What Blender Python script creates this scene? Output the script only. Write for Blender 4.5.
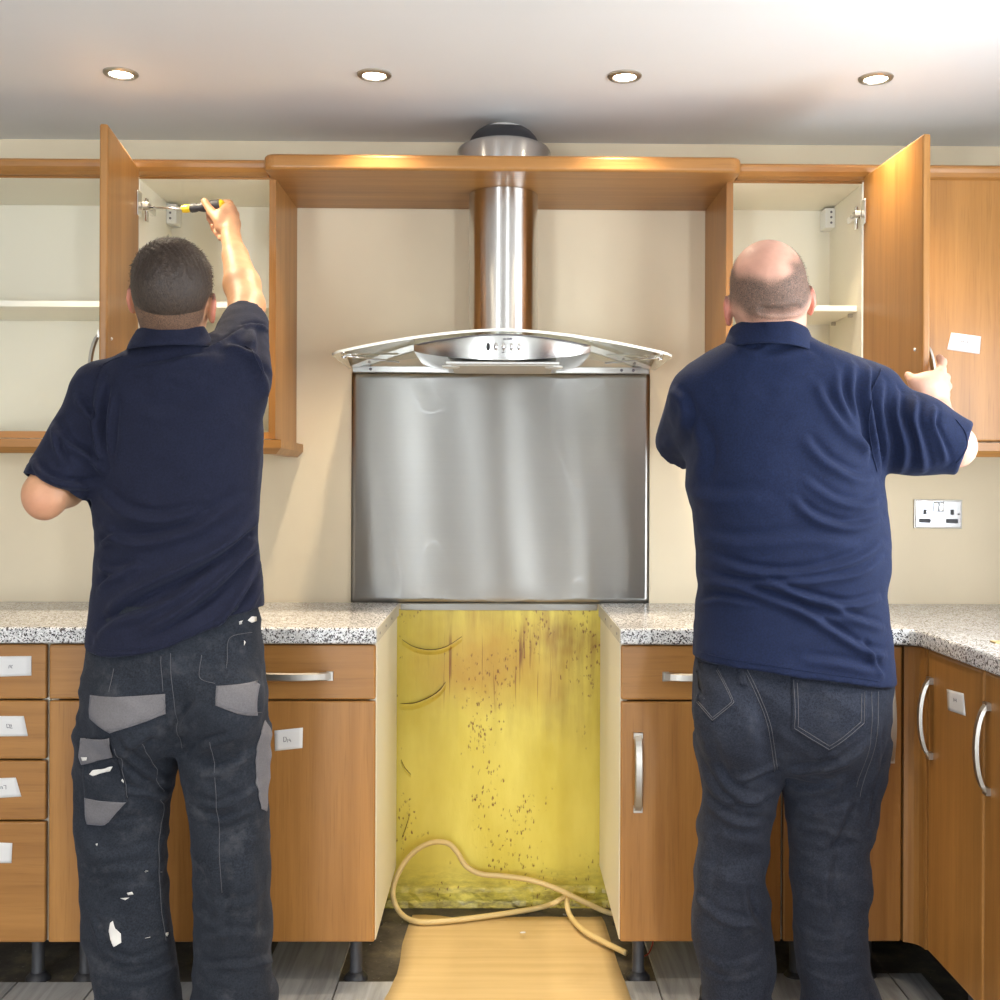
import bpy, bmesh, math, random
import numpy as np
from mathutils import Vector, Matrix
from mathutils.bvhtree import BVHTree

for o in list(bpy.data.objects):
    bpy.data.objects.remove(o, do_unlink=True)
SC = bpy.context.scene
COL = SC.collection
R = math.radians

# ------------------------------------------------------------------ camera
FPX = 1136.0          # focal length in pixels of a 1000 px frame
HORIZON = 487.0
YAW, ROLL = R(0.7), R(0.22)
CAM_Z = 1.25
cam_data = bpy.data.cameras.new('camera')
cam_data.sensor_width = 36.0
cam_data.lens = FPX / 1000.0 * 36.0
cam_data.shift_x = -math.tan(YAW) * FPX / 1000.0
cam_data.shift_y = -(500.0 - HORIZON) / 1000.0
cam_data.clip_start = 0.05
cam = bpy.data.objects.new('camera', cam_data)
COL.objects.link(cam)
cam.matrix_world = (Matrix.Translation((0, 0, CAM_Z)) @ Matrix.Rotation(-YAW, 4, 'Z')
                    @ Matrix.Rotation(R(90), 4, 'X') @ Matrix.Rotation(ROLL, 4, 'Z'))
SC.camera = cam
CAM_M = cam.matrix_world.copy()

def unproj(px, py, d):
    """world point at depth y = d seen at photo pixel (px, py)"""
    u = (px - 500.0) / 1000.0 + cam_data.shift_x
    v = (500.0 - py) / 1000.0 + cam_data.shift_y
    ray = CAM_M.to_3x3() @ Vector((u * 1000.0 / FPX, v * 1000.0 / FPX, -1.0))
    t = d / ray.y
    return Vector((0, 0, CAM_Z)) + ray * t

# ------------------------------------------------------------------ view, world
SC.view_settings.view_transform = 'Standard'
SC.view_settings.look = 'None'
SC.view_settings.gamma = 1.0
SC.view_settings.use_curve_mapping = False
SC.view_settings.exposure = 0.50
SC.cycles.use_denoising = True
SC.cycles.max_bounces = 8
SC.cycles.sample_clamp_indirect = 6.0
world = bpy.data.worlds.new('world')
SC.world = world
world.use_nodes = True
world.node_tree.nodes['Background'].inputs[0].default_value = (0.75, 0.85, 1.0, 1)
world.node_tree.nodes['Background'].inputs[1].default_value = 1.2

# ------------------------------------------------------------------ room sizes
WALL_Y = 3.39
CEIL_Z = 2.277
ROOM_L, ROOM_R, ROOM_B = -2.3, 1.66, -2.6
WIN_R = (1.0, 2.40, 1.00, 1.82)          # right wall window: y0 y1 z0 z1
WIN_B = [(-2.15, -1.30, 0.30, 2.05), (-0.80, -0.58, 0.30, 2.05), (0.60, 0.78, 0.30, 2.05), (1.24, 1.60, 0.30, 2.05)]   # rear windows: x0 x1 z0 z1

def area_light(name, loc, rot, sx, sy, power, color):
    l = bpy.data.lights.new(name, 'AREA')
    l.shape = 'RECTANGLE'
    l.size, l.size_y = sx, sy
    l.energy = power
    l.color = color
    o = bpy.data.objects.new(name, l)
    COL.objects.link(o)
    o.location = loc
    o.rotation_euler = rot
    return o
# daylight entering through the right window and the two rear windows
DAY = (0.88, 0.94, 1.0)
area_light('daylight_right', (ROOM_R + 0.10, (WIN_R[0] + WIN_R[1]) / 2, (WIN_R[2] + WIN_R[3]) / 2),
           (0, R(90), 0), WIN_R[3] - WIN_R[2], WIN_R[1] - WIN_R[0], 44.0, DAY)
for i, (x0, x1, z0, z1) in enumerate(WIN_B):
    area_light('daylight_rear', ((x0 + x1) / 2, ROOM_B - 0.10, (z0 + z1) / 2), (R(90), 0, 0),
               x1 - x0, z1 - z0, (80.0, 10.0, 9.0, 64.0)[i], DAY)

# ------------------------------------------------------------------ material helpers
def new_mat(name):
    m = bpy.data.materials.new(name)
    m.use_nodes = True
    nt = m.node_tree
    return m, nt, nt.nodes['Principled BSDF']

def node(nt, typ, **kw):
    n = nt.nodes.new(typ)
    for k, v in kw.items():
        setattr(n, k, v)
    return n

def lk(nt, a, b):
    nt.links.new(a, b)

def coords(nt, scale=(1, 1, 1), rot=(0, 0, 0), kind='Object'):
    tc = node(nt, 'ShaderNodeTexCoord')
    mp = node(nt, 'ShaderNodeMapping')
    mp.inputs['Scale'].default_value = scale
    mp.inputs['Rotation'].default_value = rot
    lk(nt, tc.outputs[kind], mp.inputs[0])
    return mp.outputs[0]

def noise(nt, vec, scale=5, detail=4, rough=0.5, dist=0.0):
    n = node(nt, 'ShaderNodeTexNoise')
    n.inputs['Scale'].default_value = scale
    n.inputs['Detail'].default_value = detail
    n.inputs['Roughness'].default_value = rough
    n.inputs['Distortion'].default_value = dist
    if vec is not None:
        lk(nt, vec, n.inputs['Vector'])
    return n.outputs['Fac']

def ramp(nt, fac, stops):
    r = node(nt, 'ShaderNodeValToRGB')
    while len(r.color_ramp.elements) > 2:
        r.color_ramp.elements.remove(r.color_ramp.elements[-1])
    for i, (p, c) in enumerate(stops):
        if i < 2:
            e = r.color_ramp.elements[i]
            e.position = p
        else:
            e = r.color_ramp.elements.new(p)
        e.color = (*c, 1) if len(c) == 3 else c
    lk(nt, fac, r.inputs[0])
    return r.outputs[0]

def mixc(nt, fac, a, b, blend='MIX'):
    m = node(nt, 'ShaderNodeMix', data_type='RGBA', blend_type=blend)
    for sock, v in ((m.inputs['Factor'], fac), (m.inputs[6], a), (m.inputs[7], b)):
        if hasattr(v, 'is_output'):
            lk(nt, v, sock)
        elif isinstance(v, (int, float)):
            sock.default_value = v
        else:
            sock.default_value = (*v, 1)
    return m.outputs[2]

def bump(nt, bs, height, strength=0.2, dist=0.01):
    b = node(nt, 'ShaderNodeBump')
    b.inputs['Strength'].default_value = strength
    b.inputs['Distance'].default_value = dist
    lk(nt, height, b.inputs['Height'])
    lk(nt, b.outputs[0], bs.inputs['Normal'])

def simple(name, col, rough=0.5, metal=0.0, spec=0.5, **kw):
    m, nt, bs = new_mat(name)
    bs.inputs['Base Color'].default_value = (*col, 1)
    bs.inputs['Roughness'].default_value = rough
    bs.inputs['Metallic'].default_value = metal
    bs.inputs['Specular IOR Level'].default_value = spec
    for k, v in kw.items():
        bs.inputs[k.replace('_', ' ')].default_value = v
    return m

def wood(name, grain='Z', dark=(0.265, 0.112, 0.025), light=(0.45, 0.216, 0.057), rough=0.36):
    m, nt, bs = new_mat(name)
    s = {'Z': (42, 42, 1.6), 'X': (1.6, 42, 42), 'Y': (42, 1.6, 42)}[grain]
    v = coords(nt, s)
    f1 = noise(nt, v, 1.0, 5, 0.6, 0.4)
    v2 = coords(nt, tuple(c * 0.16 for c in s))
    f2 = noise(nt, v2, 1.0, 3, 0.5, 0.8)
    v3 = coords(nt, tuple(c * 4.5 for c in s))
    f3 = noise(nt, v3, 1.0, 2, 0.6)
    ad = node(nt, 'ShaderNodeMath', operation='MULTIPLY_ADD')
    lk(nt, f1, ad.inputs[0]); ad.inputs[1].default_value = 0.5
    ad2 = node(nt, 'ShaderNodeMath', operation='MULTIPLY')
    lk(nt, f2, ad2.inputs[0]); ad2.inputs[1].default_value = 0.5
    lk(nt, ad2.outputs[0], ad.inputs[2])
    c = ramp(nt, ad.outputs[0], [(0.30, dark), (0.70, light)])
    fleck = ramp(nt, f3, [(0.55, (0, 0, 0)), (0.75, (1, 1, 1))])
    sc = node(nt, 'ShaderNodeMath', operation='MULTIPLY')
    lk(nt, fleck, sc.inputs[0]); sc.inputs[1].default_value = 0.35
    c = mixc(nt, sc.outputs[0], c, tuple(x * 0.62 for x in dark))
    lk(nt, c, bs.inputs['Base Color'])
    bs.inputs['Roughness'].default_value = rough
    bs.inputs['Specular IOR Level'].default_value = 0.45
    bump(nt, bs, f1, 0.05, 0.002)
    return m

M = {}
M['wood_v'] = wood('honey_wood_vertical', 'Z')
M['wood_h'] = wood('honey_wood_horizontal', 'X')
M['wood_y'] = wood('honey_wood_depth', 'Y')

def paint(name, col, bumpiness=0.06, rough=0.75, vary=0.05):
    m, nt, bs = new_mat(name)
    f = noise(nt, coords(nt, (1, 1, 1)), 1.6, 4, 0.6)
    c = ramp(nt, f, [(0.3, tuple(x * (1 - vary) for x in col)), (0.7, tuple(min(1, x * (1 + vary)) for x in col))])
    lk(nt, c, bs.inputs['Base Color'])
    bs.inputs['Roughness'].default_value = rough
    bs.inputs['Specular IOR Level'].default_value = 0.25
    bump(nt, bs, noise(nt, coords(nt), 180, 3, 0.6), bumpiness, 0.002)
    return m
M['wall'] = paint('cream_wall_paint', (0.77, 0.66, 0.48))
M['room'] = paint('pale_room_paint', (0.60, 0.58, 0.55))
M['ceiling'] = paint('matt_ceiling_paint', (0.76, 0.75, 0.74), 0.03, 0.85, 0.02)
M['melamine'] = simple('cream_melamine', (0.80, 0.76, 0.63), 0.42, spec=0.4)
M['melamine_edge'] = simple('white_melamine_edge', (0.80, 0.78, 0.68), 0.4)
M['steel'] = simple('brushed_steel_plain', (0.62, 0.61, 0.58), 0.28, 1.0)
M['nickel'] = simple('satin_nickel', (0.50, 0.47, 0.42), 0.42, 1.0)
M['chrome'] = simple('chrome', (0.80, 0.80, 0.80), 0.12, 1.0)
M['plate'] = simple('polished_socket_plate', (0.52, 0.52, 0.53), 0.22, 1.0)
M['black_plastic'] = simple('black_plastic', (0.018, 0.018, 0.022), 0.42)
M['dark_plastic'] = simple('grey_black_plastic', (0.045, 0.045, 0.05), 0.5)
M['paper'] = simple('white_paper', (0.72, 0.71, 0.70), 0.8, spec=0.2)
M['ink'] = simple('grey_ink', (0.16, 0.15, 0.17), 0.7)
M['white_plastic'] = simple('white_plastic', (0.80, 0.80, 0.76), 0.4)
M['yellow_plastic'] = simple('yellow_plastic', (0.85, 0.60, 0.02), 0.35)
M['cable'] = simple('cream_cable', (0.70, 0.53, 0.24), 0.5)
M['crack'] = simple('brown_crack', (0.10, 0.05, 0.012), 0.8)
M['red_wire'] = simple('red_wire', (0.30, 0.02, 0.02), 0.5)

def steel_brushed(name, axis_h=True, rough=0.24, aniso=0.75, col=(0.60, 0.595, 0.575), wav=0.0):
    m, nt, bs = new_mat(name)
    bs.inputs['Metallic'].default_value = 1.0
    sc = (2, 2, 420) if axis_h else (420, 420, 2)
    f = noise(nt, coords(nt, sc), 1.0, 2, 0.5)
    c = ramp(nt, f, [(0.25, tuple(x * 0.965 for x in col)), (0.75, col)])
    lk(nt, c, bs.inputs['Base Color'])
    r = node(nt, 'ShaderNodeMapRange')
    lk(nt, f, r.inputs[0])
    r.inputs[3].default_value = rough * 0.96
    r.inputs[4].default_value = rough * 1.05
    lk(nt, r.outputs[0], bs.inputs['Roughness'])
    bs.inputs['Anisotropic'].default_value = aniso
    bs.inputs['Anisotropic Rotation'].default_value = 0.25
    tg = node(nt, 'ShaderNodeTangent', direction_type='RADIAL', axis='Z')
    lk(nt, tg.outputs[0], bs.inputs['Tangent'])
    if wav:
        bump(nt, bs, noise(nt, coords(nt, (2.2, 1, 0.9)), 2.0, 2, 0.4), wav, 0.05)
    return m
M['splash'] = steel_brushed('brushed_steel_splashback', True, 0.37, 0.88, (0.40, 0.395, 0.375), 0.0)
M['steel_b'] = steel_brushed('brushed_steel_hood', True, 0.26, 0.5, (0.66, 0.655, 0.63))
M['steel_tube'] = steel_brushed('polished_steel_tube', True, 0.24, 0.9, (0.60, 0.585, 0.56))

def granite():
    m, nt, bs = new_mat('speckled_worktop')
    v = coords(nt)
    c = None
    f0 = noise(nt, v, 60, 3, 0.6)
    base = ramp(nt, f0, [(0.3, (0.46, 0.45, 0.44)), (0.6, (0.70, 0.69, 0.675))])
    v1 = node(nt, 'ShaderNodeTexVoronoi'); v1.inputs['Scale'].default_value = 380
    lk(nt, v, v1.inputs['Vector'])
    sep = node(nt, 'ShaderNodeSeparateColor'); lk(nt, v1.outputs['Color'], sep.inputs[0])
    dk = ramp(nt, sep.outputs[0], [(0.80, (0, 0, 0)), (0.82, (1, 1, 1))])
    wt = ramp(nt, sep.outputs[1], [(0.68, (0, 0, 0)), (0.70, (1, 1, 1))])
    c = mixc(nt, wt, base, (0.84, 0.83, 0.82))
    c = mixc(nt, dk, c, (0.05, 0.045, 0.05))
    v2 = node(nt, 'ShaderNodeTexVoronoi'); v2.inputs['Scale'].default_value = 230
    lk(nt, v, v2.inputs['Vector'])
    sep2 = node(nt, 'ShaderNodeSeparateColor'); lk(nt, v2.outputs['Color'], sep2.inputs[0])
    d2 = ramp(nt, sep2.outputs[2], [(0.90, (0, 0, 0)), (0.92, (1, 1, 1))])
    c = mixc(nt, d2, c, (0.10, 0.085, 0.08))
    lk(nt, c, bs.inputs['Base Color'])
    bs.inputs['Roughness'].default_value = 0.22
    bs.inputs['Specular IOR Level'].default_value = 0.5
    return m
M['granite'] = granite()
M['chipboard'] = paint('cut_chipboard_edge', (0.58, 0.55, 0.46), 0.4, 0.7, 0.15)

def yellow_wall():
    m, nt, bs = new_mat('stained_yellow_paint')
    v = coords(nt)
    f = noise(nt, coords(nt, (3, 1, 1.2)), 2.0, 4, 0.6)
    base = ramp(nt, f, [(0.3, (0.66, 0.53, 0.06)), (0.7, (0.80, 0.69, 0.14))])
    # brown grease runs: stretched vertically, strongest around the upper middle and right
    runs = noise(nt, coords(nt, (14, 14, 1.3)), 1.6, 5, 0.65)
    big = noise(nt, coords(nt, (1, 1, 1)), 5.5, 3, 0.55)
    sep = node(nt, 'ShaderNodeSeparateXYZ'); lk(nt, v, sep.inputs[0])
    zr = node(nt, 'ShaderNodeMapRange'); lk(nt, sep.outputs[2], zr.inputs[0])
    zr.inputs[1].default_value = 0.42; zr.inputs[2].default_value = 0.86
    xr = node(nt, 'ShaderNodeMapRange'); lk(nt, sep.outputs[0], xr.inputs[0])
    xr.inputs[1].default_value = -0.28; xr.inputs[2].default_value = 0.16
    xr.inputs[3].default_value = 0.25
    a = node(nt, 'ShaderNodeMath', operation='MULTIPLY'); lk(nt, zr.outputs[0], a.inputs[0]); lk(nt, xr.outputs[0], a.inputs[1])
    b = node(nt, 'ShaderNodeMath', operation='MULTIPLY'); lk(nt, runs, b.inputs[0]); lk(nt, big, b.inputs[1])
    s = ramp(nt, b.outputs[0], [(0.16, (0, 0, 0)), (0.34, (1, 1, 1))])
    t = node(nt, 'ShaderNodeMath', operation='MULTIPLY'); lk(nt, a.outputs[0], t.inputs[0]); lk(nt, s, t.inputs[1])
    t2 = node(nt, 'ShaderNodeMath', operation='MULTIPLY'); lk(nt, t.outputs[0], t2.inputs[0]); t2.inputs[1].default_value = 0.95
    c = mixc(nt, t2.outputs[0], base, (0.25, 0.10, 0.008))
    # one broad tan grease stain high up, right of the middle
    gv = coords(nt); gm = node(nt, 'ShaderNodeVectorMath', operation='SUBTRACT'); lk(nt, gv, gm.inputs[0]); gm.inputs[1].default_value = (0.05, WALL_Y, 0.80)
    wn = node(nt, 'ShaderNodeTexNoise'); wn.inputs['Scale'].default_value = 9.0; lk(nt, gv, wn.inputs['Vector'])
    ws = node(nt, 'ShaderNodeVectorMath', operation='SCALE'); lk(nt, wn.outputs['Color'], ws.inputs[0]); ws.inputs['Scale'].default_value = 0.16
    wa = node(nt, 'ShaderNodeVectorMath', operation='ADD'); lk(nt, gm.outputs[0], wa.inputs[0]); lk(nt, ws.outputs[0], wa.inputs[1])
    wb = node(nt, 'ShaderNodeVectorMath', operation='MULTIPLY'); lk(nt, wa.outputs[0], wb.inputs[0]); wb.inputs[1].default_value = (3.4, 0.0, 6.0)
    wl = node(nt, 'ShaderNodeVectorMath', operation='LENGTH'); lk(nt, wb.outputs[0], wl.inputs[0])
    blob = ramp(nt, wl.outputs['Value'], [(0.25, (0.75, 0.75, 0.75)), (1.0, (0, 0, 0))])
    c = mixc(nt, blob, c, (0.50, 0.27, 0.025))
    # thin vertical drip lines inside the stained upper half
    dl = noise(nt, coords(nt, (95, 95, 3.2)), 1.0, 3, 0.6)
    dmask = node(nt, 'ShaderNodeMath', operation='MULTIPLY'); lk(nt, ramp(nt, dl, [(0.60, (0, 0, 0)), (0.68, (1, 1, 1))]), dmask.inputs[0]); lk(nt, ramp(nt, wl.outputs['Value'], [(0.35, (1, 1, 1)), (1.35, (0, 0, 0))]), dmask.inputs[1])
    c = mixc(nt, dmask.outputs[0], c, (0.22, 0.085, 0.008))
    # dark splashes and drips
    vo = node(nt, 'ShaderNodeTexVoronoi'); vo.inputs['Scale'].default_value = 1.0
    dn = node(nt, 'ShaderNodeTexNoise'); dn.inputs['Scale'].default_value = 1.1; lk(nt, coords(nt, (165, 165, 84)), dn.inputs['Vector'])
    dm = node(nt, 'ShaderNodeVectorMath', operation='SCALE'); lk(nt, dn.outputs['Color'], dm.inputs[0]); dm.inputs['Scale'].default_value = 1.5
    da = node(nt, 'ShaderNodeVectorMath', operation='ADD'); lk(nt, coords(nt, (165, 165, 84)), da.inputs[0]); lk(nt, dm.outputs[0], da.inputs[1])
    lk(nt, da.outputs[0], vo.inputs['Vector'])
    sp = node(nt, 'ShaderNodeSeparateColor'); lk(nt, vo.outputs['Color'], sp.inputs[0])
    clus = noise(nt, coords(nt, (1, 1, 0.7)), 7.0, 3, 0.5)
    th = node(nt, 'ShaderNodeMath', operation='MULTIPLY'); lk(nt, sp.outputs[0], th.inputs[0]); lk(nt, clus, th.inputs[1])
    near = ramp(nt, vo.outputs['Distance'], [(0.15, (1, 1, 1)), (0.62, (0, 0, 0))])
    sel = ramp(nt, th.outputs[0], [(0.465, (0, 0, 0)), (0.50, (1, 1, 1))])
    d = node(nt, 'ShaderNodeMath', operation='MULTIPLY'); lk(nt, near, d.inputs[0]); lk(nt, sel, d.inputs[1])
    c = mixc(nt, d.outputs[0], c, (0.16, 0.055, 0.01))
    # grime near the floor
    gz = node(nt, 'ShaderNodeMapRange'); lk(nt, sep.outputs[2], gz.inputs[0])
    gz.inputs[1].default_value = 0.13; gz.inputs[2].default_value = 0.0
    g = node(nt, 'ShaderNodeMath', operation='MULTIPLY'); lk(nt, gz.outputs[0], g.inputs[0])
    lk(nt, ramp(nt, noise(nt, coords(nt, (2, 2, 6)), 9, 4, 0.7), [(0.35, (0, 0, 0)), (0.65, (1, 1, 1))]), g.inputs[1])
    c = mixc(nt, g.outputs[0], c, (0.14, 0.11, 0.015))
    lk(nt, c, bs.inputs['Base Color'])
    bs.inputs['Roughness'].default_value = 0.33
    bump(nt, bs, noise(nt, coords(nt, (3, 1, 1)), 26, 4, 0.6), 0.16, 0.004)
    return m
M['yellow'] = yellow_wall()

def old_floor():
    m, nt, bs = new_mat('dark_old_subfloor')
    f = noise(nt, coords(nt), 7, 5, 0.7)
    c = ramp(nt, f, [(0.32, (0.022, 0.020, 0.018)), (0.52, (0.085, 0.072, 0.058)), (0.70, (0.20, 0.165, 0.105))])
    spk = noise(nt, coords(nt), 70, 3, 0.6)
    c = mixc(nt, ramp(nt, spk, [(0.66, (0, 0, 0)), (0.72, (1, 1, 1))]), c, (0.30, 0.28, 0.25))
    lk(nt, c, bs.inputs['Base Color'])
    bs.inputs['Roughness'].default_value = 0.55
    bump(nt, bs, f, 0.4, 0.01)
    return m
M['subfloor'] = old_floor()

def plank_mat():
    m, nt, bs = new_mat('grey_oak_plank')
    f = noise(nt, coords(nt, (26, 2.2, 26)), 1.0, 6, 0.65, 1.2)
    oi = node(nt, 'ShaderNodeObjectInfo')
    c = ramp(nt, f, [(0.28, (0.12, 0.122, 0.128)), (0.5, (0.29, 0.295, 0.305)), (0.72, (0.43, 0.44, 0.455))])
    c = mixc(nt, 0.25, c, ramp(nt, oi.outputs['Random'], [(0.0, (0.22, 0.21, 0.20)), (1.0, (0.52, 0.51, 0.50))]))
    lk(nt, c, bs.inputs['Base Color'])
    bs.inputs['Roughness'].default_value = 0.5
    bump(nt, bs, f, 0.1, 0.003)
    return m
M['plank'] = plank_mat()

def cardboard():
    m, nt, bs = new_mat('brown_cardboard')
    f = noise(nt, coords(nt, (1.5, 34, 1)), 1.0, 4, 0.6)
    g = noise(nt, coords(nt), 4, 4, 0.6)
    c = ramp(nt, f, [(0.3, (0.56, 0.39, 0.17)), (0.7, (0.66, 0.48, 0.23))])
    c = mixc(nt, ramp(nt, g, [(0.55, (0, 0, 0)), (0.8, (0.5, 0.5, 0.5))]), c, (0.46, 0.31, 0.13))
    lk(nt, c, bs.inputs['Base Color'])
    bs.inputs['Roughness'].default_value = 0.75
    bump(nt, bs, f, 0.1, 0.002)
    return m
M['cardboard'] = cardboard()

def glass_mat():
    m, nt, bs = new_mat('pale_green_glass')
    bs.inputs['Base Color'].default_value = (0.90, 0.97, 0.93, 1)
    bs.inputs['Roughness'].default_value = 0.02
    bs.inputs['Transmission Weight'].default_value = 1.0
    bs.inputs['IOR'].default_value = 1.45
    return m
M['glass'] = glass_mat()
M['glass_edge'] = simple('frosted_glass_edge', (0.80, 0.84, 0.80), 0.25)

# ------------------------------------------------------------------ object helpers
def tag(o, label=None, cat=None, group=None, kind=None):
    if label: o['label'] = label
    if cat: o['category'] = cat
    if group: o['group'] = group
    if kind: o['kind'] = kind
    return o

def thing(name, label, cat, loc=(0, 0, 0), group=None):
    o = bpy.data.objects.new(name, None)
    COL.objects.link(o)
    o.empty_display_size = 0.05
    o.location = loc
    return tag(o, label, cat, group)

def link_mesh(name, me, mat, parent=None):
    """mesh given in world coordinates; becomes a child in its parent's local frame"""
    if mat is not None:
        me.materials.append(M[mat] if isinstance(mat, str) else mat)
    o = bpy.data.objects.new(name, me)
    COL.objects.link(o)
    if parent is not None:
        loc = Vector((0, 0, 0)); p = parent
        while p is not None:
            loc += p.location; p = p.parent
        me.transform(Matrix.Translation(-loc))
        o.parent = parent
    return o

def bm_obj(name, bm, mat, parent=None, smooth=False):
    bmesh.ops.recalc_face_normals(bm, faces=bm.faces)
    me = bpy.data.meshes.new(name)
    bm.to_mesh(me); bm.free()
    if smooth:
        me.polygons.foreach_set('use_smooth', [True] * len(me.polygons))
    return link_mesh(name, me, mat, parent)

def add_box(bm, x0, x1, y0, y1, z0, z1, bev=0.0, seg=2):
    r = bmesh.ops.create_cube(bm, size=1.0)
    for v in r['verts']:
        v.co = Vector(((x0 + x1) / 2 + v.co.x * (x1 - x0), (y0 + y1) / 2 + v.co.y * (y1 - y0), (z0 + z1) / 2 + v.co.z * (z1 - z0)))
    if bev > 0:
        es = list({e for v in r['verts'] for e in v.link_edges})
        bmesh.ops.bevel(bm, geom=es, offset=bev, segments=seg, affect='EDGES', profile=0.5)

def box(name, x0, x1, y0, y1, z0, z1, mat, parent=None, bev=0.0015, seg=2):
    bm = bmesh.new()
    add_box(bm, x0, x1, y0, y1, z0, z1, bev, seg)
    return bm_obj(name, bm, mat, parent)

def struct(o):
    return tag(o, kind='structure')

def tube_bm(bm, pts, rad, n=8, caps=True):
    pts = [Vector(p) for p in pts]
    rads = rad if isinstance(rad, (list, tuple)) else [rad] * len(pts)
    prev = None; rings = []
    up = None
    for i, p in enumerate(pts):
        t = (pts[min(i + 1, len(pts) - 1)] - pts[max(i - 1, 0)]).normalized()
        if up is None:
            up = t.orthogonal().normalized()
        up = (up - t * up.dot(t))
        up = up.normalized() if up.length > 1e-6 else t.orthogonal().normalized()
        b = t.cross(up)
        rings.append([bm.verts.new(p + (up * math.cos(a) + b * math.sin(a)) * rads[i]) for a in [2 * math.pi * k / n for k in range(n)]])
    for a, b in zip(rings[:-1], rings[1:]):
        for k in range(n):
            bm.faces.new((a[k], a[(k + 1) % n], b[(k + 1) % n], b[k]))
    if caps:
        bm.faces.new(list(reversed(rings[0]))); bm.faces.new(rings[-1])

def tube(name, pts, rad, mat, parent=None, n=8):
    bm = bmesh.new(); tube_bm(bm, pts, rad, n)
    return bm_obj(name, bm, mat, parent, True)

def smooth_path(pts, sub=6):
    pts = [Vector(p) for p in pts]
    out = []
    for i in range(len(pts) - 1):
        p0, p1, p2, p3 = pts[max(i - 1, 0)], pts[i], pts[i + 1], pts[min(i + 2, len(pts) - 1)]
        for k in range(sub):
            t = k / sub
            out.append(0.5 * ((2 * p1) + (-p0 + p2) * t + (2 * p0 - 5 * p1 + 4 * p2 - p3) * t * t + (-p0 + 3 * p1 - 3 * p2 + p3) * t ** 3))
    out.append(pts[-1])
    return out

def lathe(name, cx, cy, prof, mat, parent=None, n=32, axis='Z', cap=True):
    """prof: list of (r, z)"""
    bm = bmesh.new(); rings = []
    for r, z in prof:
        ring = []
        for k in range(n):
            a = 2 * math.pi * k / n
            if axis == 'Z':
                ring.append(bm.verts.new((cx + r * math.cos(a), cy + r * math.sin(a), z)))
            elif axis == 'Y':
                ring.append(bm.verts.new((cx + r * math.cos(a), z, cy + r * math.sin(a))))
            else:
                ring.append(bm.verts.new((z, cx + r * math.cos(a), cy + r * math.sin(a))))
        rings.append(ring)
    for a, b in zip(rings[:-1], rings[1:]):
        for k in range(n):
            bm.faces.new((a[k], a[(k + 1) % n], b[(k + 1) % n], b[k]))
    if cap:
        bm.faces.new(rings[0]); bm.faces.new(rings[-1])
    o = bm_obj(name, bm, mat, parent, True)
    try:
        o.data.set_sharp_from_angle(angle=R(40))
    except Exception:
        pass
    return o

def sweep(name, prof, path, mat, parent=None):
    """prof: closed list of (out, z) ; path: list of (x, y) with mitred corners, 'out' to the right hand side of the path"""
    bm = bmesh.new(); rings = []
    P = [Vector((x, y)) for x, y in path]
    for i, p in enumerate(P):
        dirs = []
        if i > 0: dirs.append((P[i] - P[i - 1]).normalized())
        if i < len(P) - 1: dirs.append((P[i + 1] - P[i]).normalized())
        nrm = [Vector((d.y, -d.x)) for d in dirs]
        if len(nrm) == 2:
            b = (nrm[0] + nrm[1]).normalized(); b = b / b.dot(nrm[0])
        else:
            b = nrm[0]
        rings.append([bm.verts.new((p.x + b.x * o_, p.y + b.y * o_, z)) for o_, z in prof])
    n = len(prof)
    for a, b in zip(rings[:-1], rings[1:]):
        for k in range(n):
            bm.faces.new((a[k], a[(k + 1) % n], b[(k + 1) % n], b[k]))
    bm.faces.new(rings[0]); bm.faces.new(rings[-1])
    return bm_obj(name, bm, mat, parent)

def poly_prism(name, outline, z0, z1, mat, parent=None, bev=0.0, seg=3):
    bm = bmesh.new()
    lo = [bm.verts.new((x, y, z0)) for x, y in outline]
    f = bm.faces.new(lo)
    r = bmesh.ops.extrude_face_region(bm, geom=[f])
    for v in [g for g in r['geom'] if isinstance(g, bmesh.types.BMVert)]:
        v.co.z = z1
    if bev:
        es = [e for e in bm.edges if abs(e.verts[0].co.z - e.verts[1].co.z) < 1e-6]
        bmesh.ops.bevel(bm, geom=es, offset=bev, segments=seg, affect='EDGES', profile=0.5)
    return bm_obj(name, bm, mat, parent)

# ------------------------------------------------------------------ room shell
floor = struct(box('floor', ROOM_L - 0.1, ROOM_R + 0.1, ROOM_B - 0.1, WALL_Y + 0.1, -0.10, 0.0, 'subfloor', None, 0))
ceil = struct(box('ceiling', ROOM_L - 0.1, ROOM_R + 0.1, ROOM_B - 0.1, WALL_Y + 0.1, CEIL_Z, CEIL_Z + 0.10, 'ceiling', None, 0))
wall_back = struct(box('wall_back', ROOM_L - 0.1, ROOM_R + 0.1, WALL_Y, WALL_Y + 0.1, 0, CEIL_Z, 'wall', None, 0))
struct(box('wall_left', ROOM_L - 0.1, ROOM_L, ROOM_B, WALL_Y, 0, CEIL_Z, 'room', None, 0))

def holed_wall(name, horizontal, a0, a1, plane0, plane1, holes):
    bm = bmesh.new()
    def put(p0, p1, z0, z1):
        if p1 - p0 < 1e-4 or z1 - z0 < 1e-4: return
        if horizontal: add_box(bm, p0, p1, plane0, plane1, z0, z1)
        else: add_box(bm, plane0, plane1, p0, p1, z0, z1)
    cur = a0
    for h0, h1, z0, z1 in sorted(holes):
        put(cur, h0, 0, CEIL_Z); put(h0, h1, 0, z0); put(h0, h1, z1, CEIL_Z); cur = h1
    put(cur, a1, 0, CEIL_Z)
    return struct(bm_obj(name, bm, 'room'))
holed_wall('wall_right', False, ROOM_B, WALL_Y, ROOM_R, ROOM_R + 0.1, [WIN_R])
holed_wall('wall_rear', True, ROOM_L, ROOM_R, ROOM_B - 0.1, ROOM_B, WIN_B)

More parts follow.
